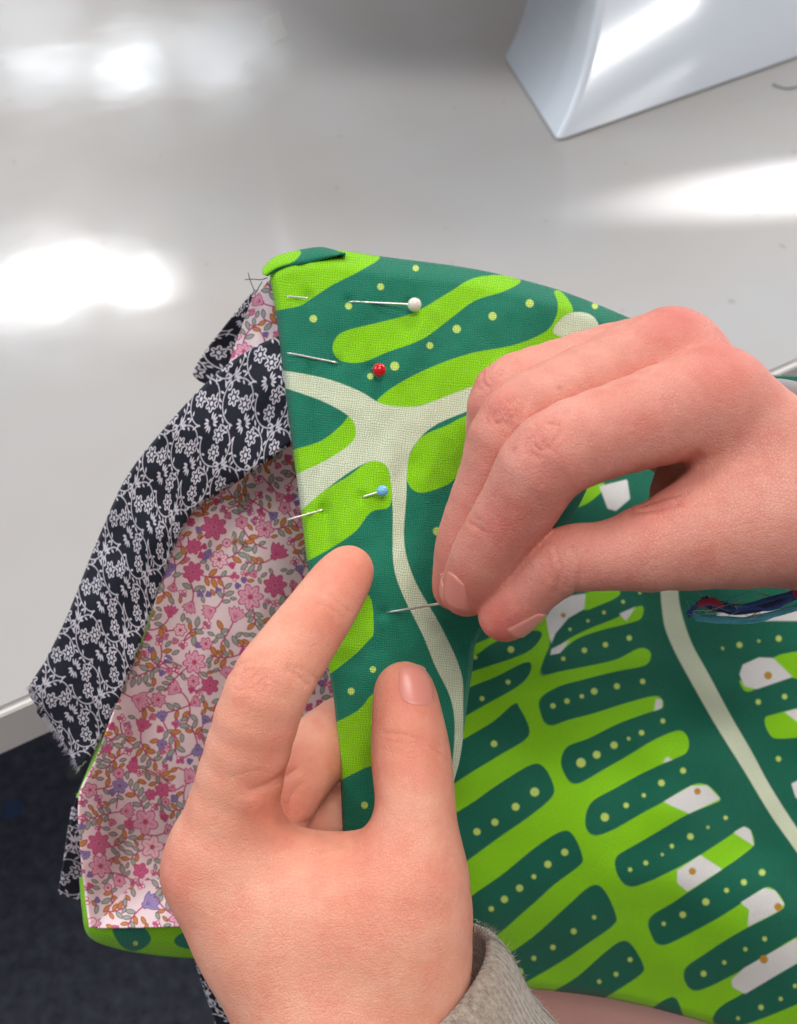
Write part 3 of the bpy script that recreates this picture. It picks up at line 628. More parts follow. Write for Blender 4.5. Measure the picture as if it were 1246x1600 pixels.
# --- navy floral straps
def navy_sd(q):
    out = np.full(len(q), 12.); TX, TY = 78.0, 92.0
    lo, hi = q.min(0)-60, q.max(0)+60
    r0 = int(lo[1]//(TY*0.72))-1; r1 = int(hi[1]//(TY*0.72))+2; k0 = int(lo[0]//TX)-1; k1 = int(hi[0]//TX)+2
    def put(idx, sd): out[idx] = np.minimum(out[idx], sd)
    def near(c, r): return np.where((abs(q[:, 0]-c[0]) < r) & (abs(q[:, 1]-c[1]) < r))[0]
    def tear(c, l, wd, ang):
        idx = near(c, l+5)
        if len(idx): put(idx, leaf(q[idx], c, l, wd, ang))
    def star(c, R, rot):
        idx = near(c, R+5)
        if not len(idx): return
        p = q[idx]-c; r = np.hypot(p[:, 0], p[:, 1]); th = np.arctan2(p[:, 1], p[:, 0])-rot; g = np.abs(np.cos(3*th))
        rr = R*(0.55+0.45*g**0.7); sd = r-rr; vein = 1.3-np.abs(np.sin(3*th))*r*0.33; ringd = 1.3-np.abs(r-R*0.36)
        sd = np.maximum(sd, np.where(r > R*0.34, np.minimum(vein*0.9, 0.8)-(r > 0.85*R)*2, -2)); sd = np.maximum(sd, ringd); put(idx, sd)
    for j in range(r0, r1):
        for i in range(k0, k1):
            c = np.array([(i+0.5*(j % 2))*TX, j*TY*0.72]); fl = 1 if (i+j) % 2 else -1
            star(c+np.array([-10*fl, 9]), 14.0, 0.2); star(c+np.array([11*fl, -10]), 14.0, 0.6)
            R = 33.0; a0 = 0.7 if fl > 0 else 2.4
            N = 26
            for k in range(N):                # spiral vine
                a = a0+fl*k*4.9/N; b = a0+fl*(k+1)*4.9/N; ra = R*(1.16-0.24*k/N); p = c+ra*np.array([math.cos(a), math.sin(a)]); p2 = c+ra*np.array([math.cos(b), math.sin(b)])
                m = (p+p2)/2; idx = near(m, 12)
                if len(idx):
                    e = p2-p; t = np.clip(((q[idx]-p)@e)/(e@e), 0, 1); put(idx, np.linalg.norm(q[idx]-p-t[:, None]*e, axis=1)-1.0)
                if k % 3 == 1:
                    tear(p+7.5*np.array([math.cos(a+fl*0.5), math.sin(a+fl*0.5)]), 5.6, 1.7, a+fl*0.75)
                if k % 6 == 4: tear(p-6.0*np.array([math.cos(a-fl*0.4), math.sin(a-fl*0.4)]), 4.5, 1.7, a+fl*2.4)
            for k in range(5):                # sprig of small leaves between the scrolls
                a = -0.9+0.45*k; s0 = c+np.array([TX*0.5, 0]); tear(s0+11*np.array([math.cos(a-1.57), math.sin(a-1.57)]), 6.0, 1.8, a-1.57)
                tear(s0-11*np.array([math.cos(a-1.57), math.sin(a-1.57)]), 6.0, 1.8, a-1.57)
    return out
def strap(name, outer, inner, dpts, nu, nv, seed, label=None, puv=(0, 0), wr=0.0012):
    A_, B_ = resample(outer, nv), resample(inner, nv); u = np.linspace(0, 1, nu)[None, :, None]
    G = (1-u)*A_[:, None]+u*B_[:, None]; xy = G.reshape(-1, 2)
    d = Depth(dpts)(xy)+wr*vnoise(xy[:, 0]/60, xy[:, 1]/60, seed)*3+0.5*wr*vnoise(xy[:, 0]/26, xy[:, 1]/32, seed+3)
    uu = np.tile(np.linspace(0, 1, nu), nv); d += 0.0016*(np.clip(1-uu/0.05, 0, 1)**2+np.clip((uu-0.95)/0.05, 0, 1)**2)
    o = fabric(name, xy, nv, nu, d, M_NAVY, bag, 0.0014, 0.6)
    mid = (A_+B_)/2; sl = np.r_[0, np.cumsum(np.linalg.norm(np.diff(mid, axis=0), axis=1))]; wd = np.linalg.norm(A_-B_, axis=1).mean()
    q = np.stack([uu*wd+puv[0], np.repeat(sl, nu)+puv[1]], 1); fattr(o, 'fill', navy_sd(q*1.22)); return o
strap('strap', [(446, 520), (385, 549), (325, 596), (258, 668), (197, 747), (150, 850), (106, 960), (72, 1030), (45, 1078), (66, 1112)],
      [(462, 690), (402, 733), (345, 770), (306, 796), (282, 835), (258, 895), (226, 988), (196, 1070), (150, 1170), (124, 1202)],
      [(450, 600, .2445), (390, 640, .250), (300, 720, .253), (240, 800, .254), (200, 900, .256), (160, 1000, .259), (100, 1060, .262), (110, 1160, .266), (300, 780, .2555), (330, 600, .256), (200, 750, .2575), (285, 830, .2550), (250, 920, .2575), (170, 1130, .2590), (150, 860, .261)], 136, 600, 21, puv=(10, 20))
strap('strap', [(398, 452), (370, 486), (345, 517), (320, 550), (302, 582), (312, 596)], [(412, 462), (398, 500), (384, 540), (376, 575), (372, 600), (372, 620)],
      [(400, 460, .268), (340, 530, .274), (310, 585, .276), (380, 560, .276), (400, 480, .269)], 50, 110, 22, puv=(40, 5))
strap('strap', [(119, 1243), (112, 1275), (103, 1320), (95, 1370), (90, 1396)], [(170, 1240), (170, 1280), (168, 1320), (166, 1370), (150, 1416)],
      [(120, 1250, .276), (95, 1390, .28), (160, 1250, .288), (160, 1390, .29)], 50, 110, 23, puv=(20, 30))
strap('strap', [(296, 1458), (306, 1508), (322, 1556), (338, 1606), (352, 1660)], [(372, 1462), (382, 1510), (402, 1560), (422, 1610), (436, 1660)],
      [(310, 1470, .272), (350, 1600, .278), (380, 1470, .272), (420, 1640, .28)], 50, 130, 24, puv=(0, 60))
# --- green outside showing along the rim
def trim(name, outer, inner, dpts, nu, nv, mat=M_LIME, pat=None):
    A_, B_ = resample(outer, nv), resample(inner, nv); u = np.linspace(0, 1, nu)[None, :, None]
    xy = ((1-u)*A_[:, None]+u*B_[:, None]).reshape(-1, 2); uu = np.tile(np.linspace(0, 1, nu), nv)
    d = Depth(dpts)(xy)+0.004*np.clip(1-uu/0.5, 0, 1)**2
    o = fabric(name, xy, nv, nu, d, mat, bag, 0.0008, 0.4)
    if pat: pat(o, xy)
    return o
trim('rim_edge', [(238, 950), (223, 993), (182, 1086), (142, 1190), (119, 1246)], [(246, 953), (231, 996), (190, 1089), (150, 1193), (127, 1249)],
     [(240, 960, .2665), (190, 1080, .2665), (130, 1240, .2655), (170, 1140, .2665)], 8, 80)
def patb(o, xy):
    fattr(o, 'lime', np.full(len(xy), -30.)); fattr(o, 'dark', layer_poly(xy, [[(176, 1450), (200, 1440), (226, 1450), (236, 1470), (214, 1486), (190, 1478)], [(272, 1470), (290, 1456), (330, 1455), (340, 1480), (290, 1482)]]))
    for nme in ('cream', 'white', 'ochre'): fattr(o, nme, np.full(len(xy), 30.))
    fattr(o, 'dot', layer_dots(xy, [(212, 1474, 4)]))
trim('outer_corner', [(124, 1372), (128, 1420), (138, 1462), (180, 1482), (250, 1494), (330, 1499), (420, 1500)], [(132, 1368), (139, 1408), (147, 1442), (200, 1442), (260, 1441), (330, 1440), (420, 1438)],
     [(128, 1380, .2640), (140, 1450, .2610), (200, 1450, .2600), (200, 1490, .268), (320, 1445, .2600), (320, 1498, .270), (420, 1470, .264)], 26, 180, M_FLAP, patb)

# ------------------------------------------------------------------ pins, each a thing of its own
def pin(px0, py0, px1, py1, d0, d1, label, head=None, hr=0.0, mat=None, name='sewing_pin', rad=0.00028, group=None, smat=None):
    a = P(np.array(float(px0)), np.array(float(py0)), np.array(d0)); b = P(np.array(float(px1)), np.array(float(py1)), np.array(d1))
    e = empty(name, a, label, 'pin' if name == 'sewing_pin' else 'needle', group)
    n = 10; ts = np.linspace(0, 1, n)[:, None]; pts = a+(b-a)*ts
    r = np.full(n, rad); r[-1] = rad*0.3; tube('shaft', pts, r, smat or M_STEEL, e, 10)
    if head:
        bm = bmesh.new(); bmesh.ops.create_uvsphere(bm, u_segments=28, v_segments=18, radius=hr)
        for v in bm.verts: v.co += Vector(a)
        bm_obj('bead', bm, mat, e)
    return e
def dp(x, y):
    i = np.argsort((PXY[:, 0]-x)**2+(PXY[:, 1]-y)**2)[:9]; return float(PDEP[i].min())
pin(648, 476, 545, 471, dp(648, 476)-0.0030, dp(545, 471)-0.0006, 'pin with white bead head near the top of the leaf print', True, 0.00175, M_WBEAD)
pin(482, 466, 448, 463, dp(482, 466)-0.0006, dp(448, 463)-0.0012, 'bare pin tip peeking out at the top left corner of the leaf print')
pin(593, 578, 580, 576, dp(593, 578)-0.0030, dp(578, 576)+0.001, 'pin with red bead head stuck in the leaf print', True, 0.00165, M_RBEAD)
pin(528, 567, 448, 551, dp(528, 567)-0.0006, dp(448, 551)-0.0016, 'bare pin shaft in the leaf print left of the red bead')
pin(598, 767, 566, 777, dp(598, 767)-0.0028, dp(566, 777)-0.0004, 'pin with pale blue bead head beside the cream vein', True, 0.00135, M_BBEAD)
pin(506, 796, 448, 813, dp(506, 796)-0.0006, dp(455, 812)-0.0030, 'bare pin tip crossing the fold below the blue bead pin')
di = lambda x, y: float((dI(np.array([[x, y]]))+wrI(np.array([[x, y]])))[0])
pin(362, 838, 388, 852, di(362, 838)-0.0018, di(388, 852)-0.0012, 'short brass coloured pin tip in the pink lining, topmost inside the bag', smat=M_GOLD)
pin(258, 1028, 286, 1042, di(258, 1028)-0.0016, di(286, 1042)-0.0012, 'short pin tip in the pink lining halfway down the bag', rad=0.00024)
pin(220, 1204, 270, 1219, di(220, 1204)-0.0018, di(270, 1219)-0.0012, 'pale pin tip in the pink lining near the hand, lowest inside the bag', rad=0.00026, smat=M_GOLD)
pin(718, 938, 600, 958, 0.2085, dp(600, 958)+0.0006, 'fine steel needle pinched between finger and thumb', name='needle', rad=0.00030)
# frayed thread ends at the bag's top corner
for k, pts in enumerate(([(388, 426), (392, 440), (398, 455)], [(383, 437), (395, 436), (408, 437), (418, 434)], [(410, 440), (405, 448), (400, 458)])):
    q = resample(np.array(pts, float), 12); tube('loose_thread', P(q[:, 0], q[:, 1], np.full(12, 0.254)), 0.00013, M_DTHR, bag, 5)

# ------------------------------------------------------------------ hands: signed distance volumes, polygonised
H_MM = 0.52
def cam_mm(px, py, d):                         # pixel + depth (mm) -> camera space mm
    return np.array([(px-W0/2)/F*d, (H0/2-py)/F*d, -d])
def surface_nets(Fv, org, h):
    s = Fv < 0
    nx, ny, nz = Fv.shape; c = np.zeros((nx-1, ny-1, nz-1), np.int8)
    for i in (0, 1):
        for j in (0, 1):
            for k in (0, 1): c += s[i:nx-1+i, j:ny-1+j, k:nz-1+k]
    act = np.argwhere((c > 0) & (c < 8)); vid = np.full(c.shape, -1, np.int32); vid[tuple(act.T)] = np.arange(len(act))
    acc = np.zeros((len(act), 3)); cnt = np.zeros(len(act)); cor = [(i, j, k) for i in (0, 1) for j in (0, 1) for k in (0, 1)]
    val = {o: Fv[act[:, 0]+o[0], act[:, 1]+o[1], act[:, 2]+o[2]].astype(float) for o in cor}
    for a in cor:
        for ax in range(3):
            if a[ax] == 0:
                b = list(a); b[ax] = 1; b = tuple(b); va, vb = val[a], val[b]; m = (va < 0) != (vb < 0)
                t = np.where(m, va/np.where(m, va-vb, 1), 0); p = np.tile(np.array(a, float), (len(act), 1)); p[:, ax] = t
                acc[m] += p[m]; cnt[m] += 1
    V = org + h*(act+acc/cnt[:, None])
    Fs = []
    for ax in range(3):
        sl0 = [slice(None)]*3; sl1 = [slice(None)]*3; sl0[ax] = slice(0, -1); sl1[ax] = slice(1, None)
        a, b = s[tuple(sl0)], s[tuple(sl1)]; E = np.argwhere(a != b); u, v = [(1, 2), (2, 0), (0, 1)][ax]
        ok = (E[:, u] > 0) & (E[:, v] > 0) & (E[:, u] < c.shape[u]) & (E[:, v] < c.shape[v]); E = E[ok]
        q = []
        for du, dv in ((1, 1), (0, 1), (0, 0), (1, 0)):
            e = E.copy(); e[:, u] -= du; e[:, v] -= dv; q.append(vid[tuple(e.T)])
        q = np.stack(q, 1); inn = a[tuple(E.T)]; q[~inn] = q[~inn][:, ::-1]; Fs.append(q)
    Fs = np.concatenate(Fs); Fs = Fs[(Fs >= 0).all(1)]
    return V, Fs
def smin(a, b, k):
    h = np.clip(k-np.abs(a-b), 0, None)/k; return np.minimum(a, b)-h*h*k*0.25
class Vol:
    def __init__(s, lo, hi):
        s.org = np.array(lo, float); s.n = np.ceil((np.array(hi)-lo)/H_MM).astype(int)
        s.ax = [s.org[i]+H_MM*np.arange(s.n[i]) for i in range(3)]
    def new(s): return np.full(tuple(s.n), 60.0, np.float32)
    def seg(s, Fv, a, b, k, flat=None):          # round cone a=(xyz,r) -> b ; blended in with radius k
        (pa, ra), (pb, rb) = a, b; mg = 9+k; lo = np.minimum(pa-ra, pb-rb)-mg; hi = np.maximum(pa+ra, pb+rb)+mg
        i0 = np.clip(((lo-s.org)/H_MM).astype(int), 0, s.n); i1 = np.clip(((hi-s.org)/H_MM).astype(int)+1, 0, s.n)
        if (i1 <= i0).any(): return
        sl = tuple(slice(x, y) for x, y in zip(i0, i1))
        X = s.ax[0][sl[0]][:, None, None]-pa[0]; Y = s.ax[1][sl[1]][None, :, None]-pa[1]; Zz = s.ax[2][sl[2]][None, None, :]-pa[2]
        e = pb-pa; L = e@e+1e-9; t = np.clip((X*e[0]+Y*e[1]+Zz*e[2])/L, 0, 1)
        d = np.sqrt((X-t*e[0])**2+(Y-t*e[1])**2+(Zz-t*e[2])**2)-(ra+t*(rb-ra))
        Fv[sl] = smin(Fv[sl], d.astype(np.float32), k)
    def sample(s, Fv, p):
        g = np.clip((p-s.org)/H_MM, 0, s.n-1.001); i = g.astype(int); f = g-i; r = 0
        for a in (0, 1):
            for b in (0, 1):
                for c in (0, 1):
                    wgt = (f[:, 0] if a else 1-f[:, 0])*(f[:, 1] if b else 1-f[:, 1])*(f[:, 2] if c else 1-f[:, 2]); r = r+wgt*Fv[i[:, 0]+a, i[:, 1]+b, i[:, 2]+c]
        return r
def J(px, py, d, r): return (cam_mm(px, py, d), r*d/F)
CAMM = Matrix(((RT[0], UP[0], -FWD[0]), (RT[1], UP[1], -FWD[1]), (RT[2], UP[2], -FWD[2])))
def to_world(V): return CAM + 0.001*(V[:, :1]*RT+V[:, 1:2]*UP-V[:, 2:3]*FWD)
def proj(V): d = -V[:, 2]; return np.stack([V[:, 0]/d*F+W0/2, H0/2-V[:, 1]/d*F], 1)
def build_hand(name, palm, fingers, lo, hi, mat, parent, creases, reds, label, extra=()):
    vol = Vol(lo, hi); Pm = vol.new()
    for a, b, k in palm: vol.seg(Pm, a, b, k)
    out = None
    for chain, kk, kj in fingers:
        Fg = vol.new()
        q4 = cat_spline(np.array([np.r_[p_, r_] for p_, r_ in chain]), 3)
        for a, b in zip(q4[:-1], q4[1:]): vol.seg(Fg, (a[:3], a[3]), (b[:3], b[3]), 1.2)
        Fg = smin(Fg, Pm, kk); out = Fg if out is None else smin(out, Fg, 0.5)
    for a, b, k in extra: vol.seg(out, a, b, k)
    V, Fc = surface_nets(out, vol.org, H_MM)
    # normals from the field, one relax pass, then creases
    eps = 0.6; g = np.stack([vol.sample(out, V+np.eye(3)[i]*eps)-vol.sample(out, V-np.eye(3)[i]*eps) for i in range(3)], 1); g /= np.linalg.norm(g, axis=1)[:, None]+1e-9
    V = V-g*vol.sample(out, V)[:, None]*0.9
    px = proj(V); dist = np.full(len(V), 40.0); depthw = np.zeros(len(V)); fr = g[:, 2] > -0.15
    for pts, amp, sg in creases:
        pl = cat_spline(np.array(pts, float), 6) if len(pts) > 2 else np.array(pts, float); dd = np.full(len(V), 1e9)
        bb = (px > pl.min(0)-30).all(1) & (px < pl.max(0)+30).all(1) & fr; ii = np.where(bb)[0]
        for a, b in zip(pl[:-1], pl[1:]):
            e = b-a; t = np.clip(((px[ii]-a)@e)/(e@e+1e-9), 0, 1); dd[ii] = np.minimum(dd[ii], np.linalg.norm(px[ii]-a-t[:, None]*e, axis=1))
        depthw[ii] = np.minimum(depthw[ii], -amp*np.exp(-(dd[ii]/sg)**2))
        if amp > 0: dist = np.minimum(dist, dd+2.2*(1-min(1, amp/0.5)))
        else: depthw[ii] -= amp*np.exp(-(dd[ii]/sg)**2)
    V = V+g*depthw[:, None]
    red = np.zeros(len(V))
    for x, y, r, a in reds: red = np.maximum(red, a*np.exp(-((px[:, 0]-x)**2+(px[:, 1]-y)**2)/(r*r)))
    o = mesh_np(name, to_world(V), Fc, mat, parent); fattr(o, 'red', red); fattr(o, 'crease', dist)
    if label: o['label'] = label
    return o, vol, out
def nail(hand, vol, Fv, cx, cy, d, axis, nrm, ln, wd, sink=0.25):
    """curved plate laid on the finger: axis/nrm in camera space, ln/wd half sizes in mm"""
    c = cam_mm(cx, cy, d); a = np.array(axis, float); a /= np.linalg.norm(a); n = np.array(nrm, float); n -= a*(n@a); n /= np.linalg.norm(n); b = np.cross(a, n)
    N = 25; g = np.linspace(-1, 1, N); U, Vv = np.meshgrid(g, g, indexing='ij')
    # squircle map with rounder base than tip
    x = U*np.sqrt(np.clip(1-0.38*Vv**2, 0, 1)); y = Vv*np.sqrt(np.clip(1-0.30*U**2, 0, 1))
    p = c+(x*ln).ravel()[:, None]*a+(y*wd).ravel()[:, None]*b+n*6.0
    t = np.zeros(len(p))
    for _ in range(40): t += np.clip(vol.sample(Fv, p-n*t[:, None]), -1, 1)*0.7; t = np.clip(t, 0, 14)
    rim = np.maximum(abs(U), abs(Vv)).ravel(); off = 0.28-0.48*np.clip((rim-0.80)/0.20, 0, 1)**2
    off += 0.16*np.clip((U.ravel()-0.7)/0.3, 0, 1)
    V = p-n*t[:, None]+n*off[:, None]
    o = mesh_np('nail', to_world(V), grid_faces(N, N)[:, ::-1], M_NAIL, None); o.parent = hand; o.matrix_parent_inverse = hand.matrix_basis.inverted()
    return o
person = empty('person', P(np.array(640.), np.array(1500.), np.array(.25)), 'person in a grey brown knitted sweater pinning the bag with both hands', 'person')
# --- hand holding the cloth (bottom of the picture)
Lw = J(545, 1720, 198, 150)
palmL = [(J(345, 1355, 203, 80), J(520, 1640, 199, 104), 3), (J(352, 1385, 222, 74), J(540, 1660, 214, 100), 10), (J(375, 1420, 238, 68), J(560, 1680, 224, 96), 10),
         (J(610, 1600, 200, 98), J(642, 1375, 197, 62), 12), (J(440, 1430, 205, 78), J(600, 1450, 199, 84), 18), (J(445, 1382, 204, 54), J(606, 1392, 199, 54), 14),
         (J(545, 1650, 202, 128), J(590, 1900, 205, 140), 14)]
fingL = [([J(345, 1350, 203, 78), J(376, 1215, 199, 66), J(414, 1088, 196, 63), J(456, 1020, 199, 57), J(500, 958, 203, 51), J(530, 913, 208, 45), J(546, 890, 211, 37)], 7, 4),
         ([J(622, 1560, 199, 102), J(652, 1360, 197, 64), J(650, 1260, 199, 60), J(643, 1185, 203, 60), J(637, 1125, 206, 53), J(632, 1080, 209.5, 46)], 7, 4),
         ([J(360, 1380, 222, 70), J(440, 1240, 226, 60), J(490, 1180, 233, 56), J(560, 1130, 240, 52), J(640, 1110, 239, 46)], 6, 4),
         ([J(385, 1410, 238, 66), J(450, 1300, 238, 56), J(510, 1268, 244, 52), J(580, 1250, 250, 48)], 6, 4)]
def knuckle(x, y, rx, ry, ang, amp):           # irregular transverse folds over a finger joint
    ca, sa = math.cos(ang), math.sin(ang); out = []; rg = random.Random(int(x))
    for k in range(8):
        f = -1.5+3.0*k/7+rg.uniform(-.14, .14); half = ry*(1.0-0.22*abs(f))*rg.uniform(.55, 1.0); sh = rg.uniform(-.25, .25)*ry; pts = []
        for t in np.linspace(-1, 1, 6): u = rx*f*(1-0.38*t*t)+rg.uniform(-1.2, 1.2); v = half*t+sh; pts.append((x+u*ca-v*sa, y+u*sa+v*ca))
        out.append((pts, amp*rg.uniform(.4, 1.0), rg.uniform(2.6, 4.0)))
    return out
knuckle_l = knuckle
crL = [([(462, 1203), (440, 1216), (422, 1226), (404, 1234), (392, 1236)], 0.6, 7), ([(484, 1284), (462, 1288), (442, 1286), (430, 1278)], 0.4, 6), ([(548, 1306), (553, 1322)], 0.3, 9), ([(470, 1225), (455, 1245), (452, 1270)], 0.2, 5), ([(500, 1300), (530, 1318), (560, 1318), (590, 1306)], 0.15, 6),
       ([(600, 1146), (640, 1150), (680, 1168), (700, 1182)], 0.28, 4), ([(604, 1158), (640, 1164), (684, 1184)], 0.2, 4), ([(500, 945), (520, 952), (535, 965)], 0.2, 4),
       ([(360, 1048), (380, 1036), (400, 1035)], 0.15, 4), ([(395, 1262), (430, 1300), (470, 1310)], -0.6, 22), ([(480, 1070), (470, 1060), (452, 1046)], 0.35, 5), ([(475, 1056), (500, 1062)], 0.2, 4)]
crL += knuckle_l(640, 1168, 11, 44, 1.62, 0.26)+knuckle_l(395, 1060, 16, 30, 0.9, 0.16)+[([(452, 1040), (480, 1050), (505, 1070)], 0.2, 4), ([(500, 925), (520, 935), (545, 955)], 0.14, 4), ([(360, 1215), (400, 1205), (430, 1212)], 0.12, 5)]
rdL = [(548, 885, 60, 0.5), (505, 960, 50, 0.45), (640, 1075, 60, 0.7), (270, 1370, 60, 0.6), (440, 1270, 70, 0.45), (645, 1170, 60, 0.35), (400, 1060, 60, 0.3), (430, 1190, 60, 0.45), (590, 1320, 60, 0.3), (690, 1400, 70, 0.25)]
handL, vL, FL = build_hand('hand', palmL, fingL, cam_mm(623, 800, 210)*0+np.array([-62, -172, -268]), np.array([30, 6, -172]), M_SKL, person, crL, rdL, 'hand at the bottom gripping the cloth between thumb and fingers')
nail(handL, vL, FL, 650, 1070, 205, (0.10, 1, -0.10), (0.22, 0.25, 1.0), 4.1, 4.3)
# --- hand holding the needle (right)
palmR = [(J(1100, 600, 200, 62), J(1320, 835, 206, 78), 3), (J(1130, 642, 192, 84), J(1340, 835, 198, 84), 7), (J(1062, 578, 208, 74), J(1330, 835, 212, 80), 5), (J(1010, 595, 224, 72), J(1320, 835, 226, 78), 5), (J(985, 640, 238, 60), J(1320, 835, 236, 78), 5),
         (J(1230, 800, 192, 106), J(1020, 856, 185, 56), 12), (J(1120, 730, 206, 66), J(1260, 775, 200, 90), 12), (J(1056, 778, 207, 34), J(1200, 784, 198, 76), 8), (J(1300, 800, 202, 98), J(1520, 860, 210, 104), 10)]
fingR = [([J(1110, 628, 191, 86), J(985, 664, 184, 72), J(864, 712, 178.5, 68), J(813, 787, 183, 60), J(766, 858, 189, 53), J(750, 893, 193.5, 50), J(729, 923, 198, 40)], 3.5, 4),
         ([J(1046, 562, 206, 82), J(915, 605, 198, 64), J(803, 657, 190.5, 53), J(766, 748, 195, 49), J(732, 836, 200, 45), J(719, 880, 204, 39), J(708, 922, 208, 31)], 4, 4),
         ([J(985, 577, 223, 78), J(875, 590, 213, 58), J(786, 613, 204, 45), J(768, 690, 209, 39), J(758, 750, 215, 36), J(760, 830, 219, 32)], 4, 4),
         ([J(965, 630, 238, 62), J(880, 640, 228, 46), J(812, 650, 220, 38), J(800, 730, 222, 36)], 4, 4),
         ([J(1210, 802, 192, 108), J(1010, 856, 184.5, 57), J(945, 869, 184, 51), J(884, 875, 184.5, 50), J(832, 916, 189, 43), J(806, 942, 191.5, 43), J(788, 962, 193.5, 40)], 6, 4)]
crR = knuckle(848, 688, 22, 27, -0.5, 0.42)+knuckle(790, 643, 22, 23, -0.5, 0.42)+knuckle(768, 592, 16, 16, -0.4, 0.36)
crR += [([(868, 858), (876, 890), (868, 926)], 0.32, 4), ([(892, 852), (906, 888), (898, 930)], 0.32, 4), ([(858, 872), (858, 905)], 0.15, 4), ([(880, 860), (890, 890), (884, 918)], 0.14, 3.5), ([(735, 818), (748, 826), (756, 832)], 0.22, 4), ([(740, 808), (752, 815)], 0.16, 4),
        ([(1000, 765), (1030, 755), (1060, 735), (1090, 715)], 0.5, 9), ([(985, 800), (1020, 795), (1060, 788)], 0.4, 6), ([(1000, 790), (1035, 778), (1075, 768)], 0.3, 5), ([(1040, 742), (1068, 722)], 0.4, 5)]
rdR = [(1055, 495, 60, 0.75), (1135, 560, 75, 0.65), (850, 685, 45, 0.45), (780, 640, 40, 0.4), (752, 590, 35, 0.4), (785, 985, 60, 0.9), (715, 940, 50, 0.6), (790, 830, 60, 0.6), (880, 770, 60, 0.35), (1000, 640, 80, 0.25), (860, 900, 50, 0.3), (950, 870, 80, 0.2), (1010, 780, 60, 0.5)]
handR, vR, FR = build_hand('hand', palmR, fingR, np.array([4, -34, -262]), np.array([118, 52, -158]), M_SKR, person, crR, rdR, 'hand on the right pushing a needle through the cloth')
nail(handR, vR, FR, 708, 925, 191, (-0.35, -1, -0.35), (-0.75, 0.0, 0.8), 4.2, 3.2)
nail(handR, vR, FR, 697, 924, 200, (-0.15, -1, -0.30), (-0.75, 0.1, 0.9), 4.0, 3.0)
nail(handR, vR, FR, 812, 964, 190, (-0.72, -1, -0.15), (0.88, -0.55, 0.55), 3.9, 3.2)

# --- sweater cuff round the lower wrist
def cuff(name, rings, mat, parent, thick, ribs, label=None):
    """rings: (centre xyz mm cam-space, axis, r1 vec, r2 vec)"""
    V = []; UV = []; n = 96
    for k, (c, e1, e2) in enumerate(rings):
        for i in range(n):
            a = 2*math.pi*i/n; p = c+e1*math.cos(a)+e2*math.sin(a); V.append(p); UV.append((i*0.0+a*np.linalg.norm(e1), k*2.0))
    m = len(rings); Fc = [(k*n+i, k*n+(i+1) % n, (k+1)*n+(i+1) % n, (k+1)*n+i) for k in range(m-1) for i in range(n)]
    o = mesh_np(name, to_world(np.array(V)), np.array(Fc), mat, parent); set_uv(o, np.array(UV))
    s = o.modifiers.new('thickness', 'SOLIDIFY'); s.thickness = thick; s.offset = 0
    s = o.modifiers.new('round', 'SUBSURF'); s.levels = 1; s.render_levels = 1
    if label: o['label'] = label
    return o
ctr = cam_mm(588, 1575, 206); ax = np.array([0.62, -1.0, 0.0]); ax /= np.linalg.norm(ax)
e1 = np.array([1.0, 0.62, 0.0]); e1 /= np.linalg.norm(e1); e2 = np.cross(ax, e1)
rings = []
for k in range(9):
    t = k/8; c = ctr+ax*(t*34); b = 1+0.05*math.sin(t*9)*(1-t)+0.10*t; rings.append((c, e1*27.5*b, e2*24.5*b))
sl = cuff('sleeve', rings, M_KNIT, person, 0.0030, 1, 'grey brown knitted cuff')
def fuzz(parent, rings, n, ln, mat):
    V = []; Fc = []; rg = np.random.default_rng(3)
    for _ in range(n):
        k = rg.random()**2*(len(rings)-1.01); i = int(k); f = k-i; a = rg.random()*2*math.pi; c, e1, e2 = [(1-f)*x+f*y for x, y in zip(rings[i], rings[i+1])]
        dn = e1*math.cos(a)+e2*math.sin(a); p = c+dn*1.05; d = dn/np.linalg.norm(dn)+rg.normal(0, 0.8, 3); d /= np.linalg.norm(d); l = ln*(0.5+rg.random()); sd = np.cross(d, rg.normal(0, 1, 3)); sd *= 0.035/np.linalg.norm(sd)
        b2 = d+rg.normal(0, 0.7, 3); b = len(V); V += [p-sd, p+sd, p+d*l*0.5+sd*0.8, p+d*l*0.5-sd*0.8, p+d*l*0.5+b2*l*0.4+sd*0.2, p+d*l*0.5+b2*l*0.4-sd*0.2]; Fc += [(b, b+1, b+2, b+3), (b+3, b+2, b+4, b+5)]
    o = mesh_np('wool_fuzz', to_world(np.array(V)), np.array(Fc), mat, None); o.parent = parent; o['kind'] = 'stuff'; return o
fuzz(sl, rings, 2600, 1.3, M_FUZZ)
# sleeve of the other arm, just at the picture's edge
ctr = cam_mm(1290, 792, 228); ax = np.array([1, 0.28, 0.0]); ax /= np.linalg.norm(ax); e1 = np.array([-0.28, 1, 0]); e1 /= np.linalg.norm(e1); e2 = np.cross(ax, e1)
rings2 = [(ctr+ax*(k*4.0), e1*(28.5+0.5*k), e2*20.0) for k in range(7)]
sl2 = cuff('sleeve', rings2, M_GREYW, person, 0.003, 1, 'grey woollen cuff at the right edge'); fuzz(sl2, rings2, 900, 1.4, M_FUZZ)
# leg under the cloth
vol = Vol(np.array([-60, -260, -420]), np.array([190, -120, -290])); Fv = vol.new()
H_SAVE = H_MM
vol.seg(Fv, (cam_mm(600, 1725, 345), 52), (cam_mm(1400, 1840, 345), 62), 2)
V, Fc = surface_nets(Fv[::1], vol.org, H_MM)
leg = mesh_np('leg', to_world(V), Fc, M_LEG, person); leg['label'] = 'bare knee in shade under the cloth'

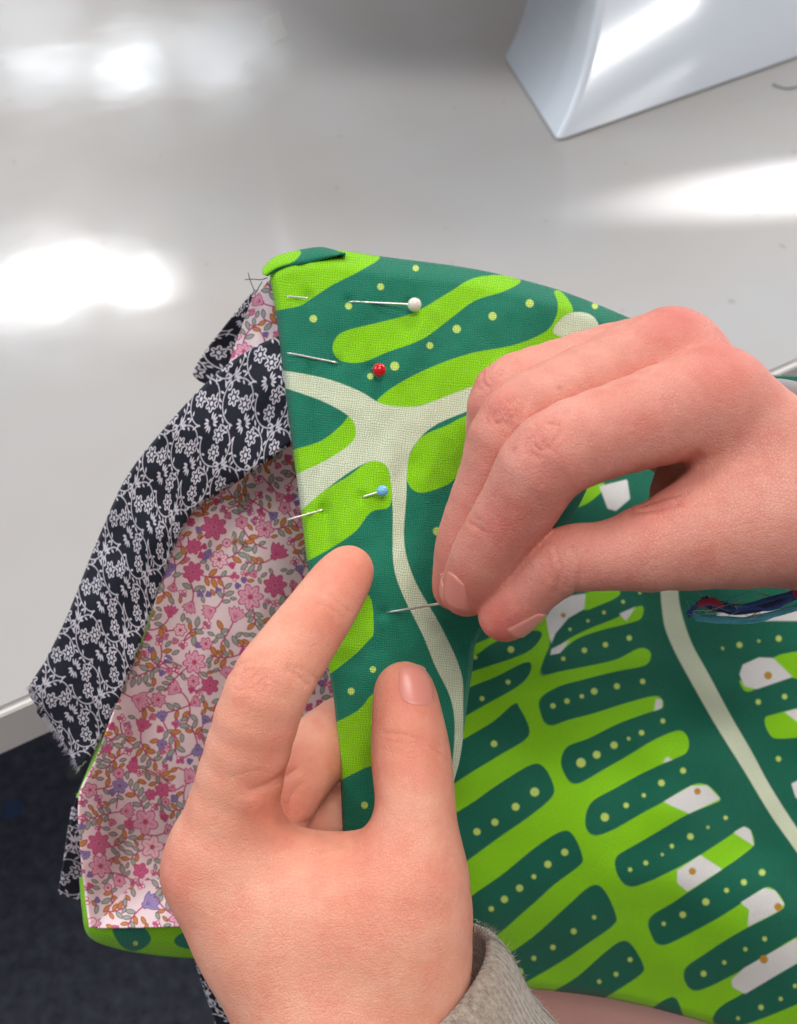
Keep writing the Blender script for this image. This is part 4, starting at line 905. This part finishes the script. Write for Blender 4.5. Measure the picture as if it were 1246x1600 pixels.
# --- yarn bracelet with loose ends hanging below the wrist
br = empty('yarn_bracelet', P(np.array(1180.), np.array(945.), np.array(.205)), 'bracelet of navy, red and turquoise yarn on the wrist with frayed ends', 'bracelet')
def strand(pts, d, r, mat, nm='strand'):
    q = resample(np.array(pts, float), 40); dd = np.interp(np.linspace(0, 1, 40), np.linspace(0, 1, len(d)), d)
    return tube(nm, P(q[:, 0], q[:, 1], dd), r, mat, br, 8)
jt = lambda p, a: [(x+random.uniform(-a, a), y+random.uniform(-a, a)) for x, y in p]
for k in range(9): strand(jt([(1100, 940), (1130, 950), (1170, 953), (1210, 942), (1262, 918)], 7), [.208, .207, .205, .203, .198], 0.00055, random.choice((M_YN, M_YN, M_YB)))
for k in range(4): strand(jt([(1094, 944), (1110, 940), (1126, 947)], 4), [.206, .205, .206], 0.00055, M_YR)
for k in range(4): strand(jt([(1232, 902), (1238, 918), (1252, 932)], 4), [.200, .199, .199], 0.0005, M_YR)
for k in range(6): strand(jt([(1088, 964), (1130, 969), (1180, 967), (1225, 955), (1262, 942)], 4), [.210, .209, .207, .205, .2], 0.00040, M_YT)
for k in range(3): strand(jt([(1075, 962), (1084, 950), (1098, 940)], 3), [.211, .210, .208], 0.0005, M_YB)
for k in range(26):
    x0 = random.uniform(1085, 1220); y0 = random.uniform(932, 968); strand([(x0, y0), (x0+random.uniform(-22, 20), y0+random.uniform(-14, 6)), (x0+random.uniform(-30, 40), y0+random.uniform(-22, 12))], [.206, .205, .206], 0.00006, random.choice((M_FUZZ, M_YT)), 'fibre')
for k in range(5): strand(jt([(1218, 618), (1238, 627), (1272, 648)], 5), [.196]*3, 0.0006, (M_YN, M_YB, M_YR, M_YN, M_YT)[k])
q = resample(np.array([(1186, 607), (1212, 607), (1240, 614), (1275, 634)], float), 30)
cf = tube('sleeve', P(q[:, 0], q[:, 1], np.full(30, 0.222)), np.interp(np.linspace(0, 1, 30), [0, .15, 1], [0.0008, 0.0022, 0.003]), M_GREYW, person, 14)
cf['label'] = 'edge of a grey woollen cuff behind the wrist'
# frayed raw end of the strap
V = []; Fc = []; rg = np.random.default_rng(11)
for _ in range(150):
    t = rg.random(); x = 45+t*79; y = 1078+t*124+(-6 if t < .3 else 0); d = 0.2625+0.0035*t; ang = 2.2+rg.normal(0, .5); l = rg.uniform(3, 10)
    a = P(np.array(x+2.), np.array(y-2.), np.array(d)); b = P(np.array(x+l*math.cos(ang)), np.array(y+l*math.sin(ang)), np.array(d+rg.normal(0, .0006))); sd = np.cross(b-a, FWD); sd *= 0.00007/np.linalg.norm(sd); k = len(V)
    V += [a-sd, a+sd, b+sd*.5, b-sd*.5]; Fc.append((k, k+1, k+2, k+3))
fr = mesh_np('frayed_threads', np.array(V), np.array(Fc), m_plain('pale lint', srgb(150, 146, 156), 0.9), bag); fr['kind'] = 'stuff'
